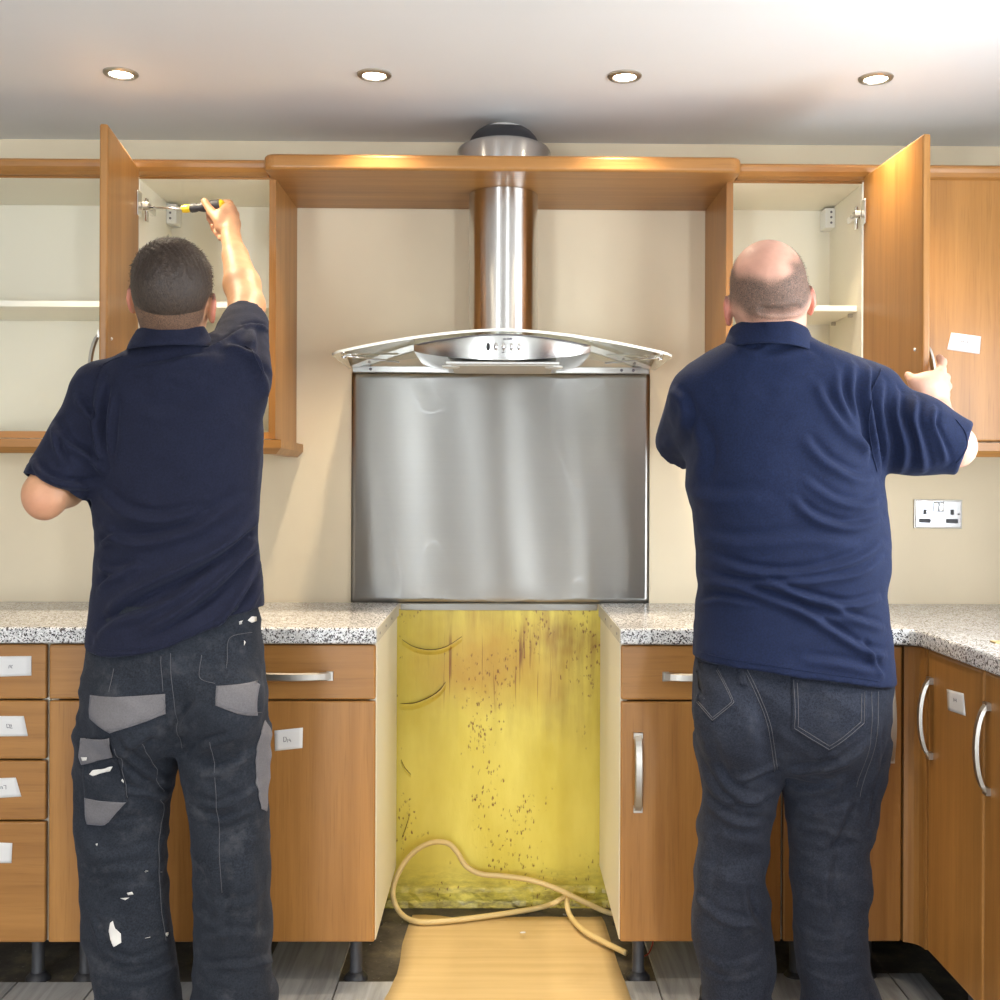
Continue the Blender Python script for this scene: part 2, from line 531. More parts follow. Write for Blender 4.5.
def window(name, horizontal, p0, p1, z0, z1, plane, bars):
    root = bpy.data.objects.new(name, None); COL.objects.link(root); struct(root)
    root.location = ((p0 + p1) / 2, plane, z0) if horizontal else (plane, (p0 + p1) / 2, z0)
    t = 0.05
    segs = [(p0, p1, z0, z0 + t), (p0, p1, z1 - t, z1), (p0, p0 + t, z0 + t, z1 - t), (p1 - t, p1, z0 + t, z1 - t)]
    for b in range(1, bars + 1):
        m_ = p0 + (p1 - p0) * b / (bars + 1)
        segs.append((m_ - t / 2, m_ + t / 2, z0 + t, z1 - t))
    for a, b, c, d in segs:
        if horizontal: box('window_frame', a, b, plane - 0.03, plane + 0.03, c, d, 'white_plastic', root)
        else: box('window_frame', plane - 0.03, plane + 0.03, a, b, c, d, 'white_plastic', root)
window('window_1', False, *WIN_R, ROOM_R + 0.04, 1)
window('window_2', True, *WIN_B[0], ROOM_B - 0.04, 1)
for i_ in (1, 2, 3):
    window('window_%d' % (i_ + 2), True, *WIN_B[i_], ROOM_B - 0.04, 0)

# grey oak planks over the old floor, cut away under the units
PLANK_END = {0: 2.86}
x = -2.20
k = 0
while x < 1.05:
    x1 = min(x + 0.198, 1.085)
    end = 2.855
    if abs(x - (-0.60)) < 0.02 or abs(x - 0.40) < 0.02:
        end = 3.36
    if x > 0.55: end = 2.90
    y0 = ROOM_B
    joints = [ROOM_B, -1.2 + 0.55 * ((k * 7) % 5) / 5, 0.35 + 0.6 * ((k * 3) % 5) / 5, end] if abs(end - 2.855) > 0.3 or k % 2 else [ROOM_B, -0.7, 1.1, end]
    for a, b in zip(joints[:-1], joints[1:]):
        box('plank', x + 0.0008, x1 - 0.0008, a + 0.0008, b - 0.0008, 0.0, 0.008, 'plank', floor, 0.001, 1)
    x += 0.20; k += 1

# yellow painted plaster behind the missing cooker
plaster = box('painted_plaster', -0.75, 0.75, WALL_Y - 0.003, WALL_Y, 0.0, 0.885, 'yellow', wall_back, 0)
def ledge():
    bm = bmesh.new(); rnd = random.Random(4); n = 70
    rows = []
    for i in range(n + 1):
        xx = -0.72 + 1.44 * i / n
        a = rnd.uniform(-0.003, 0.003); b = rnd.uniform(-0.004, 0.004)
        prof = [(0.003, 0.062), (0.008 + a * 0.5, 0.057 + b * 0.5), (0.014 + a, 0.045 + b), (0.013 + b, 0.020 + a), (0.020 + a, 0.004 + b * 0.5), (0.02, 0.0)]
        rows.append([bm.verts.new((xx, WALL_Y - o_, z)) for o_, z in prof])
    for r0, r1 in zip(rows[:-1], rows[1:]):
        for q in range(len(r0) - 1):
            bm.faces.new((r0[q], r0[q + 1], r1[q + 1], r1[q]))
    return bm_obj('plaster_ledge', bm, 'yellow', wall_back)
ledge()
def curl(pts, w):
    """strip of paint peeling away from the wall below a crack"""
    P = smooth_path([unproj(a, b, WALL_Y - 0.004) for a, b in pts], 6)
    bm = bmesh.new(); rows = []
    for i, p in enumerate(P):
        e = math.sin(math.pi * i / (len(P) - 1))
        rows.append([bm.verts.new((p.x, WALL_Y - 0.0028, p.z - 0.022 * w)), bm.verts.new((p.x, WALL_Y - 0.004 - 0.004 * e, p.z - 0.011 * w)),
                     bm.verts.new((p.x, WALL_Y - 0.005 - 0.012 * e * w, p.z)), bm.verts.new((p.x, WALL_Y - 0.0045 - 0.011 * e * w, p.z + 0.001)),
                     bm.verts.new((p.x, WALL_Y - 0.0028, p.z - 0.008 * w))])
    for a, b in zip(rows[:-1], rows[1:]):
        for q in range(4):
            bm.faces.new((a[q], a[q + 1], b[q + 1], b[q]))
    bm_obj('peeling_paint', bm, 'yellow', wall_back, True)
    tube('paint_crack', [(p.x, WALL_Y - 0.0045 - 0.009 * math.sin(math.pi * i / (len(P) - 1)) * w, p.z + 0.0018) for i, p in enumerate(P)], [0.0004 + 0.0016 * w * math.sin(math.pi * i / (len(P) - 1)) for i in range(len(P))], 'crack', wall_back, 5)
curl([(402, 640), (414, 647), (430, 650), (446, 647), (462, 637)], 0.7)
curl([(400, 704), (415, 703), (430, 697), (440, 690), (446, 682)], 0.9)
curl([(401, 760), (405, 768), (411, 775)], 0.5)
curl([(402, 838), (406, 828), (410, 814)], 0.5)
# ------------------------------------------------------------------ kitchen units
DOOR_Y = 2.79         # face of base unit doors
TOP_Z = 0.905         # worktop surface
BASE_Z = 0.13         # underside of base units
WC_Y = 3.068           # front of wall unit carcasses
WC_B, WC_T = 1.377, 2.093

def bow_handle(parent, origin, along, out, length=0.188, rise=0.026, w=0.022, mat='nickel'):
    """flat bow handle; origin is its middle on the door face"""
    origin, along, out = Vector(origin), Vector(along).normalized(), Vector(out).normalized()
    side = along.cross(out)
    bm = bmesh.new(); n = 14; rings = []
    for i in range(n + 1):
        t = -1 + 2 * i / n
        h = rise * (1 - t * t) ** 0.62
        th = 0.007 if abs(t) < 0.95 else 0.009
        ww = w * (1.0 if abs(t) > 0.8 else 0.92) / 2
        c = origin + along * (t * length / 2) + out * h
        rings.append([bm.verts.new(c + side * a * ww + out * b * th) for a, b in ((-1, 0.0), (-0.7, 1.0), (0.7, 1.0), (1, 0.0))])
    for a, b in zip(rings[:-1], rings[1:]):
        for q in range(4):
            bm.faces.new((a[q], a[(q + 1) % 4], b[(q + 1) % 4], b[q]))
    bm.faces.new(rings[0]); bm.faces.new(rings[-1])
    # end pads standing on the door
    for s in (-1, 1):
        c = origin + along * (s * length / 2 * 0.955)
        vs = []
        for o_ in (0.0, 0.010):
            for a, b in ((-1, -1), (1, -1), (1, 1), (-1, 1)):
                vs.append(bm.verts.new(c + side * a * w / 2 + along * b * 0.008 + out * o_))
        for q in range(4):
            bm.faces.new((vs[q], vs[(q + 1) % 4], vs[4 + (q + 1) % 4], vs[4 + q]))
        bm.faces.new(vs[:4]); bm.faces.new(vs[4:])
    return bm_obj('handle', bm, mat, parent)

def adjustable_leg(parent, x, y, z1):
    leg = lathe('leg', x, y, [(0.019, z1), (0.019, z1 - 0.018), (0.0155, z1 - 0.020), (0.0155, 0.030), (0.0165, 0.028), (0.0165, 0.012)], 'dark_plastic', parent, 20)
    lathe('foot', x, y, [(0.019, 0.020), (0.022, 0.016), (0.030, 0.007), (0.031, 0.0), ], 'black_plastic', leg, 20)

def front(name, parent, x0, x1, z0, z1, mat, bev=0.005):
    """door or drawer front of the back run, softly rounded"""
    return box(name, x0 + 0.0015, x1 - 0.0015, DOOR_Y, DOOR_Y + 0.019, z0, z1, mat, parent, bev, 3)

Z_DRAWER = 0.725      # joint between top drawer and door

def base_unit(name, label, x0, x1, bays, legs=True):
    root = thing(name, label, 'cabinet', ((x0 + x1) / 2, 3.08, 0.0), 'base units below the worktops')
    y0, y1 = DOOR_Y + 0.021, WALL_Y - 0.03
    zt = TOP_Z - 0.041
    box('side_panel', x0, x0 + 0.018, y0, y1, BASE_Z, zt, 'melamine', root)
    box('side_panel', x1 - 0.018, x1, y0, y1, BASE_Z, zt, 'melamine', root)
    box('bottom_panel', x0 + 0.018, x1 - 0.018, y0, y1, BASE_Z, BASE_Z + 0.018, 'melamine', root)
    box('back_panel', x0 + 0.018, x1 - 0.018, y1 - 0.01, y1, BASE_Z + 0.018, zt, 'melamine', root)
    if legs:
        for lx in (x0 + 0.058, x1 - 0.058):
            for ly in (2.89, 3.25):
                adjustable_leg(root, lx, ly, BASE_Z)
    for (kind, a, b, z0, z1, h) in bays:
        f = front(kind, root, a, b, z0, z1, 'wood_h' if kind == 'drawer_front' else 'wood_v')
        if h is not None:
            hx, hz, vert = h
            bow_handle(f, (hx, DOOR_Y, hz), (0, 0, 1) if vert else (1, 0, 0), (0, -1, 0))
    return root

ZB = 0.132; ZT = 0.861
A0, A1, B0, B1 = -1.606, -1.106, -1.102, -0.3025
base_unit('drawer_unit', 'wooden four-drawer base unit with paper labels, left of the worker in grey-patched trousers', A0, A1,
          [('drawer_front', A0, A1, 0.727, ZT, (-1.356, 0.795, False)),
           ('drawer_front', A0, A1, 0.580, 0.723, (-1.356, 0.655, False)),
           ('drawer_front', A0, A1, 0.431, 0.576, (-1.356, 0.505, False)),
           ('drawer_front', A0, A1, ZB, 0.427, (-1.356, 0.36, False))])
BM_ = (B0 + B1) / 2
base_unit('base_cabinet', 'wide wooden base cabinet directly left of the empty cooker gap', B0, B1,
          [('drawer_front', B0, BM_, 0.727, ZT, (B0 + 0.2, 0.786, False)),
           ('drawer_front', BM_, B1, 0.727, ZT, (BM_ + 0.198, 0.786, False)),
           ('door', B0, BM_, ZB, 0.723, None),
           ('door', BM_, B1, ZB, 0.723, (BM_ + 0.035, 0.55, True))])
C0, C1, D0, D1 = 0.2985, 0.698, 0.7, 0.995
base_unit('base_cabinet', 'wooden base cabinet with drawer and vertical handle, directly right of the empty cooker gap', C0, C1,
          [('drawer_front', C0, C1, 0.727, ZT, (C0 + 0.2, 0.786, False)),
           ('door', C0, C1, ZB, 0.723, (C0 + 0.043, 0.55, True))])
base_unit('base_cabinet', 'narrow full-height wooden base cabinet between the worker in jeans and the corner post', D0, D1,
          [('door', D0, D1, ZB, ZT, (D1 - 0.033, 0.672, True))])

# rounded corner post between the two runs
RX = 1.037            # face of the return doors
post = []
for i in range(9):
    a = math.pi / 2 * i / 8
    post.append((0.9985 + 0.036 * (1 - math.cos(a)) , 2.79 - 0.048 * math.sin(a) ))
outline = [(0.9985, 2.83)] + [(0.9985, 2.79), (1.008, 2.786), (1.020, 2.779), (1.029, 2.768), (1.034, 2.755), (1.0355, 2.741)] + [(1.058, 2.741), (1.058, 2.83)]
cp = poly_prism('corner_post', outline, ZB, ZT, 'wood_v', None)
tag(cp, 'rounded wooden corner post joining the two runs of base units', 'corner post')

def return_unit(label, y1, y0, hy):
    root = thing('base_cabinet', label, 'cabinet', (1.35, (y0 + y1) / 2, 0), 'base units below the worktops')
    xa, xb = RX + 0.021, ROOM_R - 0.03
    zt = TOP_Z - 0.041
    box('side_panel', xa, xb, y1 - 0.018, y1, BASE_Z, zt, 'melamine', root)
    box('side_panel', xa, xb, y0, y0 + 0.018, BASE_Z, zt, 'melamine', root)
    box('bottom_panel', xa, xb, y0 + 0.018, y1 - 0.018, BASE_Z, BASE_Z + 0.018, 'melamine', root)
    for ly in (y0 + 0.06, y1 - 0.06):
        for lx in (1.13, 1.55):
            adjustable_leg(root, lx, ly, BASE_Z)
    d = box('door', RX, RX + 0.019, y0 + 0.0015, y1 - 0.0015, ZB, ZT, 'wood_v', root, 0.007, 3)
    if hy is not None:
        bow_handle(d, (RX, hy, 0.70), (0, 0, 1), (-1, 0, 0))
return_unit('wooden return-run cabinet door with paper label, nearest the corner post', 2.738, 2.42, 2.712)
return_unit('wooden return-run cabinet cut by the right edge of the photo', 2.418, 1.95, 2.392)
return_unit('wooden return-run cabinet out toward the camera', 1.948, 1.45, None)

# ------------------------------------------------------------------ worktops
def worktop(name, label, outline, ends, z0=TOP_Z - 0.04, z1=TOP_Z):
    root = thing(name, label, 'worktop', (sum(p[0] for p in outline) / len(outline), 3.1, z0))
    poly_prism('slab', outline, z0, z1, 'granite', root, 0.007, 4)
    for (x_, s) in ends:
        e = box('cut_end', min(x_, x_ + s * 0.0012), max(x_, x_ + s * 0.0012), 2.785, WALL_Y - 0.006, z0 + 0.002, z1 - 0.003, 'chipboard', root, 0)
        for yy in (2.85, 3.0, 3.16):
            lathe('screw', yy, TOP_Z - 0.022, [(0.0035, x_ + s * 0.0010), (0.0035, x_ + s * 0.0022)], 'ink', e, 8, 'X')
    return root
worktop('worktop', 'speckled grey worktop left of the cooker gap', [(-1.75, 2.775), (-0.3005, 2.775), (-0.3005, WALL_Y - 0.003), (-1.75, WALL_Y - 0.003)], [(-0.3005, 1)])
worktop('worktop', 'L-shaped speckled grey worktop right of the cooker gap', [(0.2965, 2.775), (0.985, 2.775), (1.003, 2.771), (1.016, 2.760), (1.022, 2.742), (1.022, 1.45), (ROOM_R - 0.002, 1.45), (ROOM_R - 0.002, WALL_Y - 0.003), (0.2965, WALL_Y - 0.003)], [(0.2965, -1)])
p = unproj(998, 641.5, 2.535)
tag(box('cardboard_scrap', p.x - 0.012, p.x + 0.04, 2.52, 2.55, TOP_Z, TOP_Z + 0.003, 'cardboard', None, 0.0005), 'small tan cardboard scrap lying on the right worktop', 'scrap')

# ------------------------------------------------------------------ splashback
def splashback():
    root = thing('splashback', 'large brushed stainless steel splashback sheet under the cooker hood', 'splashback', (0, WALL_Y - 0.003, TOP_Z))
    x0, x1, z0, z1 = -0.4415, 0.4455, TOP_Z - 0.002, 1.588
    bm = bmesh.new(); nx, nz = 60, 40
    g = [[None] * (nz + 1) for _ in range(nx + 1)]
    for i in range(nx + 1):
        for j in range(nz + 1):
            u, v = i / nx, j / nz
            w = 0.0012 * math.sin(u * 15 + 1.2 * math.sin(v * 2.2)) + 0.0010 * math.sin(u * 27 + v * 1.5) + 0.0008 * math.sin(v * 7 + u * 3)
            for (cu, cv, am) in ((0.30, 0.86, 0.0016), (0.27, 0.66, 0.0012), (0.62, 0.88, 0.0014), (0.72, 0.68, 0.0018), (0.90, 0.87, 0.0014)):
                w += 0.35 * am * math.exp(-(((u - cu) / 0.05) ** 2 + ((v - cv) / 0.03) ** 2))
            e = min(1.0, min(u, 1 - u, v, 1 - v) * 14)
            g[i][j] = bm.verts.new((x0 + u * (x1 - x0), WALL_Y - 0.0065 - w * e, z0 + v * (z1 - z0)))
    for i in range(nx):
        for j in range(nz):
            bm.faces.new((g[i][j], g[i + 1][j], g[i + 1][j + 1], g[i][j + 1]))
    sh = bm_obj('sheet', bm, 'splash', root, True)
    sm = sh.modifiers.new('thickness', 'SOLIDIFY'); sm.thickness = 0.0012; sm.offset = 1
    box('bottom_lip', -0.2935, 0.2905, WALL_Y - 0.010, WALL_Y - 0.0035, TOP_Z - 0.022, TOP_Z - 0.004, 'splash', root, 0.001)
    bk = box('top_rail', -0.438, 0.442, WALL_Y - 0.016, WALL_Y - 0.002, 1.589, 1.607, 'steel', root, 0.001)
    for sx in (-0.385, -0.11, 0.08, 0.36, 0.395):
        lathe('screw', sx, 1.598, [(0.0045, WALL_Y - 0.0158), (0.0045, WALL_Y - 0.0185), (0.002, WALL_Y - 0.019)], 'ink', bk, 10, 'Y')
splashback()

# ------------------------------------------------------------------ cooker hood
def hood():
    cx = 0.005
    root = thing('cooker_hood', 'curved glass and steel chimney cooker hood above the splashback', 'cooker hood', (cx, 3.2, 1.58))
    Zc, Zs, half = 1.660, 1.604, 0.452      # arch heights
    def arch(x_):
        t = x_ / half
        return Zs + (Zc - Zs) * (1 - abs(t) ** 1.6) if abs(t) < 1 else Zs
    # glass canopy, arched across its width, its front edge bowed forward
    bm = bmesh.new(); n = 48; m_ = 8
    for layer in (0, 1):
        pass
    top, bot = [], []
    th = 0.007
    for i in range(n + 1):
        x_ = -half + 2 * half * i / n
        yf = 3.00 - 0.062 * (1 - (x_ / half) ** 2)
        yb = WALL_Y - 0.02
        # rounded glass corners
        e = half - abs(x_)
        if e < 0.02:
            yf += 0.02 - math.sqrt(max(0, 0.02 ** 2 - (0.02 - e) ** 2))
        top.append([bm.verts.new((cx + x_, yf + (yb - yf) * j / m_, arch(x_))) for j in range(m_ + 1)])
        bot.append([bm.verts.new((cx + x_, yf + (yb - yf) * j / m_, arch(x_) - th)) for j in range(m_ + 1)])
    edge_faces = []
    for i in range(n):
        for j in range(m_):
            bm.faces.new((top[i][j], top[i + 1][j], top[i + 1][j + 1], top[i][j + 1]))
            bm.faces.new((bot[i][j], bot[i][j + 1], bot[i + 1][j + 1], bot[i + 1][j]))
        edge_faces.append(bm.faces.new((top[i][0], bot[i][0], bot[i + 1][0], top[i + 1][0])))
        edge_faces.append(bm.faces.new((top[i][m_], top[i + 1][m_], bot[i + 1][m_], bot[i][m_])))
    for j in range(m_):
        edge_faces.append(bm.faces.new((top[0][j], top[0][j + 1], bot[0][j + 1], bot[0][j])))
        edge_faces.append(bm.faces.new((top[n][j], bot[n][j], bot[n][j + 1], top[n][j + 1])))
    for f in edge_faces: f.material_index = 1
    gl = bm_obj('glass_canopy', bm, 'glass', root, True)
    gl.data.materials.append(M['glass_edge'])
    gl.data.set_sharp_from_angle(angle=R(40))
    # steel body: lens-shaped front, shallow box under the glass
    bl = 0.236
    bm = bmesh.new(); n = 32
    fr, fl, bk, bb = [], [], [], []
    rows = []
    for i in range(n + 1):
        x_ = -bl + 2 * bl * i / n
        t = x_ / bl
        zt = arch(x_) - th - 0.001
        zb = 1.612 - 0.030 * (1 - t * t) ** 0.8
        zt2 = max(zt - 0.004, zb + 0.0045)
        yf = 2.958 + 0.075 * t * t
        rows.append([bm.verts.new((cx + x_, WALL_Y - 0.03, zt)), bm.verts.new((cx + x_, yf + 0.012, zt)), bm.verts.new((cx + x_, yf + 0.002, zt2)),
                     bm.verts.new((cx + x_, yf, (zt2 + zb) / 2)), bm.verts.new((cx + x_, yf + 0.004, zb)), bm.verts.new((cx + x_, yf + 0.03, zb - 0.001)),
                     bm.verts.new((cx + x_, WALL_Y - 0.03, max(zb, 1.596)))])
    for a, b in zip(rows[:-1], rows[1:]):
        for q in range(7):
            bm.faces.new((a[q], a[(q + 1) % 7], b[(q + 1) % 7], b[q]))
    bm.faces.new(rows[0]); bm.faces.new(rows[-1])
    body = bm_obj('hood_body', bm, 'steel_b', root, True)
    body.data.set_sharp_from_angle(angle=R(35))
    # black joint line between glass and fascia
    pts = [(cx + x_, 2.9555 + 0.075 * (x_ / bl) ** 2, arch(x_) - th - 0.006) for x_ in [-bl * 0.97 + 2 * bl * 0.97 * i / 30 for i in range(31)]]
    tube('seal', pts, 0.0016, 'ink', root, 6)
    # filter panel and lamps on the underside
    fp = box('filter_panel', cx - 0.150, cx + 0.150, 2.985, 3.22, 1.572, 1.580, 'steel', root, 0.002)
    for i in range(10):
        yy = 3.0 + i * 0.022
        box('filter_bar', cx - 0.135, cx + 0.135, yy, yy + 0.010, 1.5695, 1.5725, 'nickel', fp, 0.0008, 1)
    for sx in (-1, 1):
        lathe('lamp', cx + sx * 0.137, 3.03, [(0.024, 1.573), (0.024, 1.568), (0.018, 1.566)], 'white_plastic', root, 20)
    # push buttons on the fascia
    for i, (px, m2) in enumerate([(488, 'ink'), (496, 'nickel'), (503.5, 'nickel'), (511.5, 'nickel'), (519, 'nickel')]):
        q = unproj(px, 346.5, 2.955)
        bm = bmesh.new()
        r = bmesh.ops.create_uvsphere(bm, u_segments=12, v_segments=8, radius=1.0)
        for v in r['verts']:
            v.co = Vector((q.x + v.co.x * 0.0055, 2.9585 + v.co.y * 0.006, q.z + v.co.z * 0.0105))
        bm_obj('button', bm, 'chrome' if m2 != 'ink' else 'black_plastic', root, True)
        bm = bmesh.new()
    # small maker's mark and button legends: dark print above and below the buttons
    for (a, b, yy, h) in ((503, 506.0, 339, 0.0030), (506.7, 512, 338.8, 0.0035)):
        q0, q1 = unproj(a, yy, 2.957), unproj(b, yy, 2.957)
        box('maker_mark', q0.x, q1.x, 2.9562, 2.9575, q0.z - h / 2, q0.z + h / 2, 'ink', root, 0)
    for a in (503, 511, 518):
        q0, q1 = unproj(a - 1.5, 352.3, 2.957), unproj(a + 1.5, 352.3, 2.957)
        box('button_legend', q0.x, q1.x, 2.9568, 2.9582, q0.z - 0.0008, q0.z + 0.0008, 'ink', root, 0)
    # side brackets under the glass
    for s in (-1, 1):
        box('glass_bracket', cx + s * 0.40 - 0.012, cx + s * 0.40 + 0.012, 3.33, WALL_Y - 0.003, 1.609, 1.616, 'steel', root, 0.001)
        lathe('glass_fixing', cx + s * 0.425, 3.05, [(0.007, 1.592), (0.007, 1.5985)], 'chrome', root, 12)
        tube('support_rail', [(cx + s * 0.425, 3.06, 1.601), (cx + s * 0.30, 3.30, 1.612)], 0.003, 'chrome', root, 6)
    # chimney
    lathe('chimney', cx + 0.002, 3.215, [(0.0975, 1.640), (0.0975, 2.0745)], 'steel_tube', root, 48, cap=False)
    return root
hood()

def duct():
    root = thing('duct_collar', 'steel collar with black duct cap standing on top of the bridging shelf', 'duct', (0.007, 3.19, 2.118))
    lathe('collar_ring', 0.007, 3.17, [(0.131, 2.1178), (0.131, 2.180), (0.125, 2.190), (0.108, 2.1985), (0.098, 2.1995)], 'steel_tube', root, 48, cap=False)
    lathe('duct_cap', 0.007, 3.17, [(0.102, 2.190), (0.099, 2.204), (0.091, 2.221), (0.078, 2.236), (0.060, 2.248), (0.04, 2.255), (0.02, 2.258), (0.002, 2.259)], 'black_plastic', root, 40)
    bm = bmesh.new(); rows = []
    for a_ in range(-5, 7):
        th = R(-90 + a_ * 6.5); up_ = 1 - abs(a_ - 0.5) / 6.5
        row = []
        for q in range(5):
            z = 2.243 - 0.006 * up_ + (0.0115 * up_ + 0.001) * q / 4
            r = float(np.interp(z, [2.204, 2.221, 2.236, 2.248, 2.255, 2.258], [0.099, 0.091, 0.078, 0.060, 0.04, 0.02])) + 0.0015
            row.append(bm.verts.new((0.007 + r * math.cos(th), 3.17 + r * math.sin(th), z)))
        rows.append(row)
    for a, b in zip(rows[:-1], rows[1:]):
        for q in range(4): bm.faces.new((a[q], a[q + 1], b[q + 1], b[q]))
    bm_obj('tape_patch', bm, 'white_plastic', root, True)
duct()

# ------------------------------------------------------------------ bridging shelf, cornices, pelmets
def rounded_rect(x0, x1, y0, y1, r, n=6):
    out = [(x0, y1)]
    for k in range(n + 1):
        a = math.pi + math.pi / 2 * k / n
        out.append((x0 + r + r * math.cos(a), y0 + r + r * math.sin(a)))
    for k in range(n + 1):
        a = 1.5 * math.pi + math.pi / 2 * k / n
        out.append((x1 - r + r * math.cos(a), y0 + r + r * math.sin(a)))
    out.append((x1, y1))
    return out
bs = poly_prism('bridging_shelf', rounded_rect(-0.622, 0.632, 2.966, WALL_Y - 0.002, 0.03), 2.076, 2.117, 'wood_h', None, 0.009, 4)
tag(bs, 'long wooden bridging shelf over the cooker hood between the wall cabinets', 'shelf')

corn_prof = [(-0.03, 2.0945), (-0.002, 2.0945), (-0.002, 2.080), (0.020, 2.080), (0.034, 2.086), (0.042, 2.096), (0.045, 2.106), (0.045, 2.112), (0.041, 2.116), (-0.03, 2.116)]
for (x0, x1, lab) in ((-1.75, -0.624, 'wooden cornice strip along the top of the left wall cabinets'), (0.634, 1.64, 'wooden cornice strip along the top of the right wall cabinets')):
    o = sweep('cornice', corn_prof, [(x0, WC_Y), (x1, WC_Y)], 'wood_h')
    tag(o, lab, 'cornice')
pel_prof = [(-0.022, 1.374), (0.020, 1.374), (0.020, 1.352), (0.004, 1.336), (-0.022, 1.336)]
o = sweep('pelmet', pel_prof, [(-1.75, WC_Y - 0.005), (-0.606, WC_Y - 0.005), (-0.606, WALL_Y - 0.003)], 'wood_h')
tag(o, 'wooden pelmet strip under the left wall cabinets', 'pelmet')
o = sweep('pelmet', pel_prof, [(0.610, WALL_Y - 0.003), (0.610, WC_Y - 0.005), (1.64, WC_Y - 0.005)], 'wood_h')
tag(o, 'wooden pelmet strip under the right wall cabinets', 'pelmet')

# ------------------------------------------------------------------ wall cabinets
def wall_unit(label, x0, x1, wood_side, shelf_z=1.735):
    root = thing('wall_cabinet', label, 'cabinet', ((x0 + x1) / 2, 3.2, WC_B), 'wall cabinets')
    t = 0.018
    y1 = WALL_Y - 0.003
    for s, (a, b) in ((-1, (x0, x0 + t)), (1, (x1 - t, x1))):
        if s == wood_side:
            # wood veneered outer face, cream inner face, wood front edge
            w = 0.008
            if s > 0: box('side_panel', b - 0.012, b, WC_Y, y1, WC_B, WC_T, 'wood_v', root, 0.001); box('inner_lining', a, b - 0.012, WC_Y + 0.0015, y1, WC_B, WC_T, 'melamine', root, 0)
            else: box('side_panel', a, a + 0.012, WC_Y, y1, WC_B, WC_T, 'wood_v', root, 0.001); box('inner_lining', a + 0.012, b, WC_Y + 0.0015, y1, WC_B, WC_T, 'melamine', root, 0)
            box('edge_strip', a, b, WC_Y - 0.0012, WC_Y, WC_B, WC_T, 'wood_v', root, 0)
        else:
            box('side_panel', a, b, WC_Y, y1, WC_B, WC_T, 'melamine', root, 0.0008)
    tp = box('top_panel', x0 + t, x1 - t, WC_Y, y1, WC_T - t, WC_T, 'melamine', root, 0.0005)
    box('edge_strip', x0 + t, x1 - t, WC_Y - 0.0012, WC_Y, WC_T - t, WC_T, 'wood_h', tp, 0)
    bp = box('bottom_panel', x0 + t, x1 - t, WC_Y, y1, WC_B, WC_B + t, 'melamine', root, 0.0005)
    box('edge_strip', x0 + t, x1 - t, WC_Y - 0.0012, WC_Y, WC_B, WC_B + t, 'wood_h', bp, 0)
    box('back_panel', x0 + t, x1 - t, y1 - 0.02, y1 - 0.012, WC_B + t, WC_T - t, 'melamine', root, 0)
    if shelf_z:
        sh = box('shelf', x0 + t + 0.001, x1 - t - 0.001, WC_Y + 0.035, y1 - 0.021, shelf_z, shelf_z + 0.016, 'melamine_edge', root, 0.001)
        for sx, xx in ((1, x0 + t), (-1, x1 - t)):
            for yy in (WC_Y + 0.08, y1 - 0.08):
                box('shelf_pin', min(xx, xx + sx * 0.012), max(xx, xx + sx * 0.012), yy - 0.004, yy + 0.004, shelf_z - 0.010, shelf_z, 'nickel', root, 0.0008, 1)
    for sx, xx in ((1, x0 + t), (-1, x1 - t)):
        hb = box('hanging_bracket', min(xx, xx + sx * 0.030), max(xx, xx + sx * 0.030), y1 - 0.075, y1 - 0.021, 2.012, 2.070, 'white_plastic', root, 0.003)
        for zz in (2.027, 2.043, 2.058):
            c = ((xx + sx * 0.012), zz)
            lathe('screw_hole', c[0], c[1], [(0.0035, y1 - 0.0748), (0.0035, y1 - 0.0762)], 'ink', hb, 8, 'Y')
    return root

def cup_hinge(parent, x, z, sx, oy=0.0):
    """concealed hinge: mounting plate on the side panel, arm, and cup plate on the door"""
    WC_Y = globals()['WC_Y'] - oy
    X_ = lambda a, b: (min(x + sx * a, x + sx * b), max(x + sx * a, x + sx * b))
    h = box('hinge', *X_(0.002, 0.017), WC_Y - 0.012, WC_Y + 0.060, z - 0.0095, z + 0.0095, 'chrome', parent, 0.003)
    box('hinge_plate', *X_(-0.001, 0.004), WC_Y + 0.018, WC_Y + 0.036, z - 0.031, z + 0.031, 'chrome', h, 0.001)
    box('hinge_arm', *X_(0.006, 0.024), WC_Y - 0.034, WC_Y - 0.008, z - 0.0075, z + 0.0075, 'nickel', h, 0.003)
    box('cup_plate', *X_(0.000, 0.006), WC_Y - 0.060, WC_Y - 0.028, z - 0.033, z + 0.033, 'chrome', h, 0.002)
    box('hinge_screw', *X_(0.017, 0.021), WC_Y + 0.006, WC_Y + 0.016, z - 0.005, z + 0.005, 'nickel', h, 0.001)
    return h

def open_door(parent, hx, ang, width, side, handle_z, y_out=0.022, z0=WC_B - 0.001, z1=2.088):
    """door hinged at (hx, WC_Y) standing open; side -1: hinge on the left, +1: on the right. ang: lean of the free edge in x"""
    bm = bmesh.new()
    # built along -y from the hinge, thickness outward
    x0, x1 = (-0.019, 0.0) if side < 0 else (0.0, 0.019)
    add_box(bm, x0, x1, -width, 0.0, z0, z1, 0.005, 3)
    rot = Matrix.Translation((hx, WC_Y - y_out, 0)) @ Matrix.Rotation(ang, 4, 'Z')
    bm.transform(rot)
    d = bm_obj('door', bm, 'wood_v', parent)
    out = rot.to_3x3() @ Vector((side, 0, 0))
    hp = rot @ Vector((x0 if side < 0 else x1, -width + 0.042, handle_z))
    bow_handle(d, hp, (0, 0, 1), out)
    for zz in (handle_z - 0.08, handle_z + 0.08):
        q = rot @ Vector((0.0, -width + 0.042, zz))
        bm = bmesh.new()
        r = bmesh.ops.create_uvsphere(bm, u_segments=8, v_segments=6, radius=0.0042)
        for v in r['verts']: v.co += q
        bm_obj('handle_screw', bm, 'white_plastic', d, True)
    return d

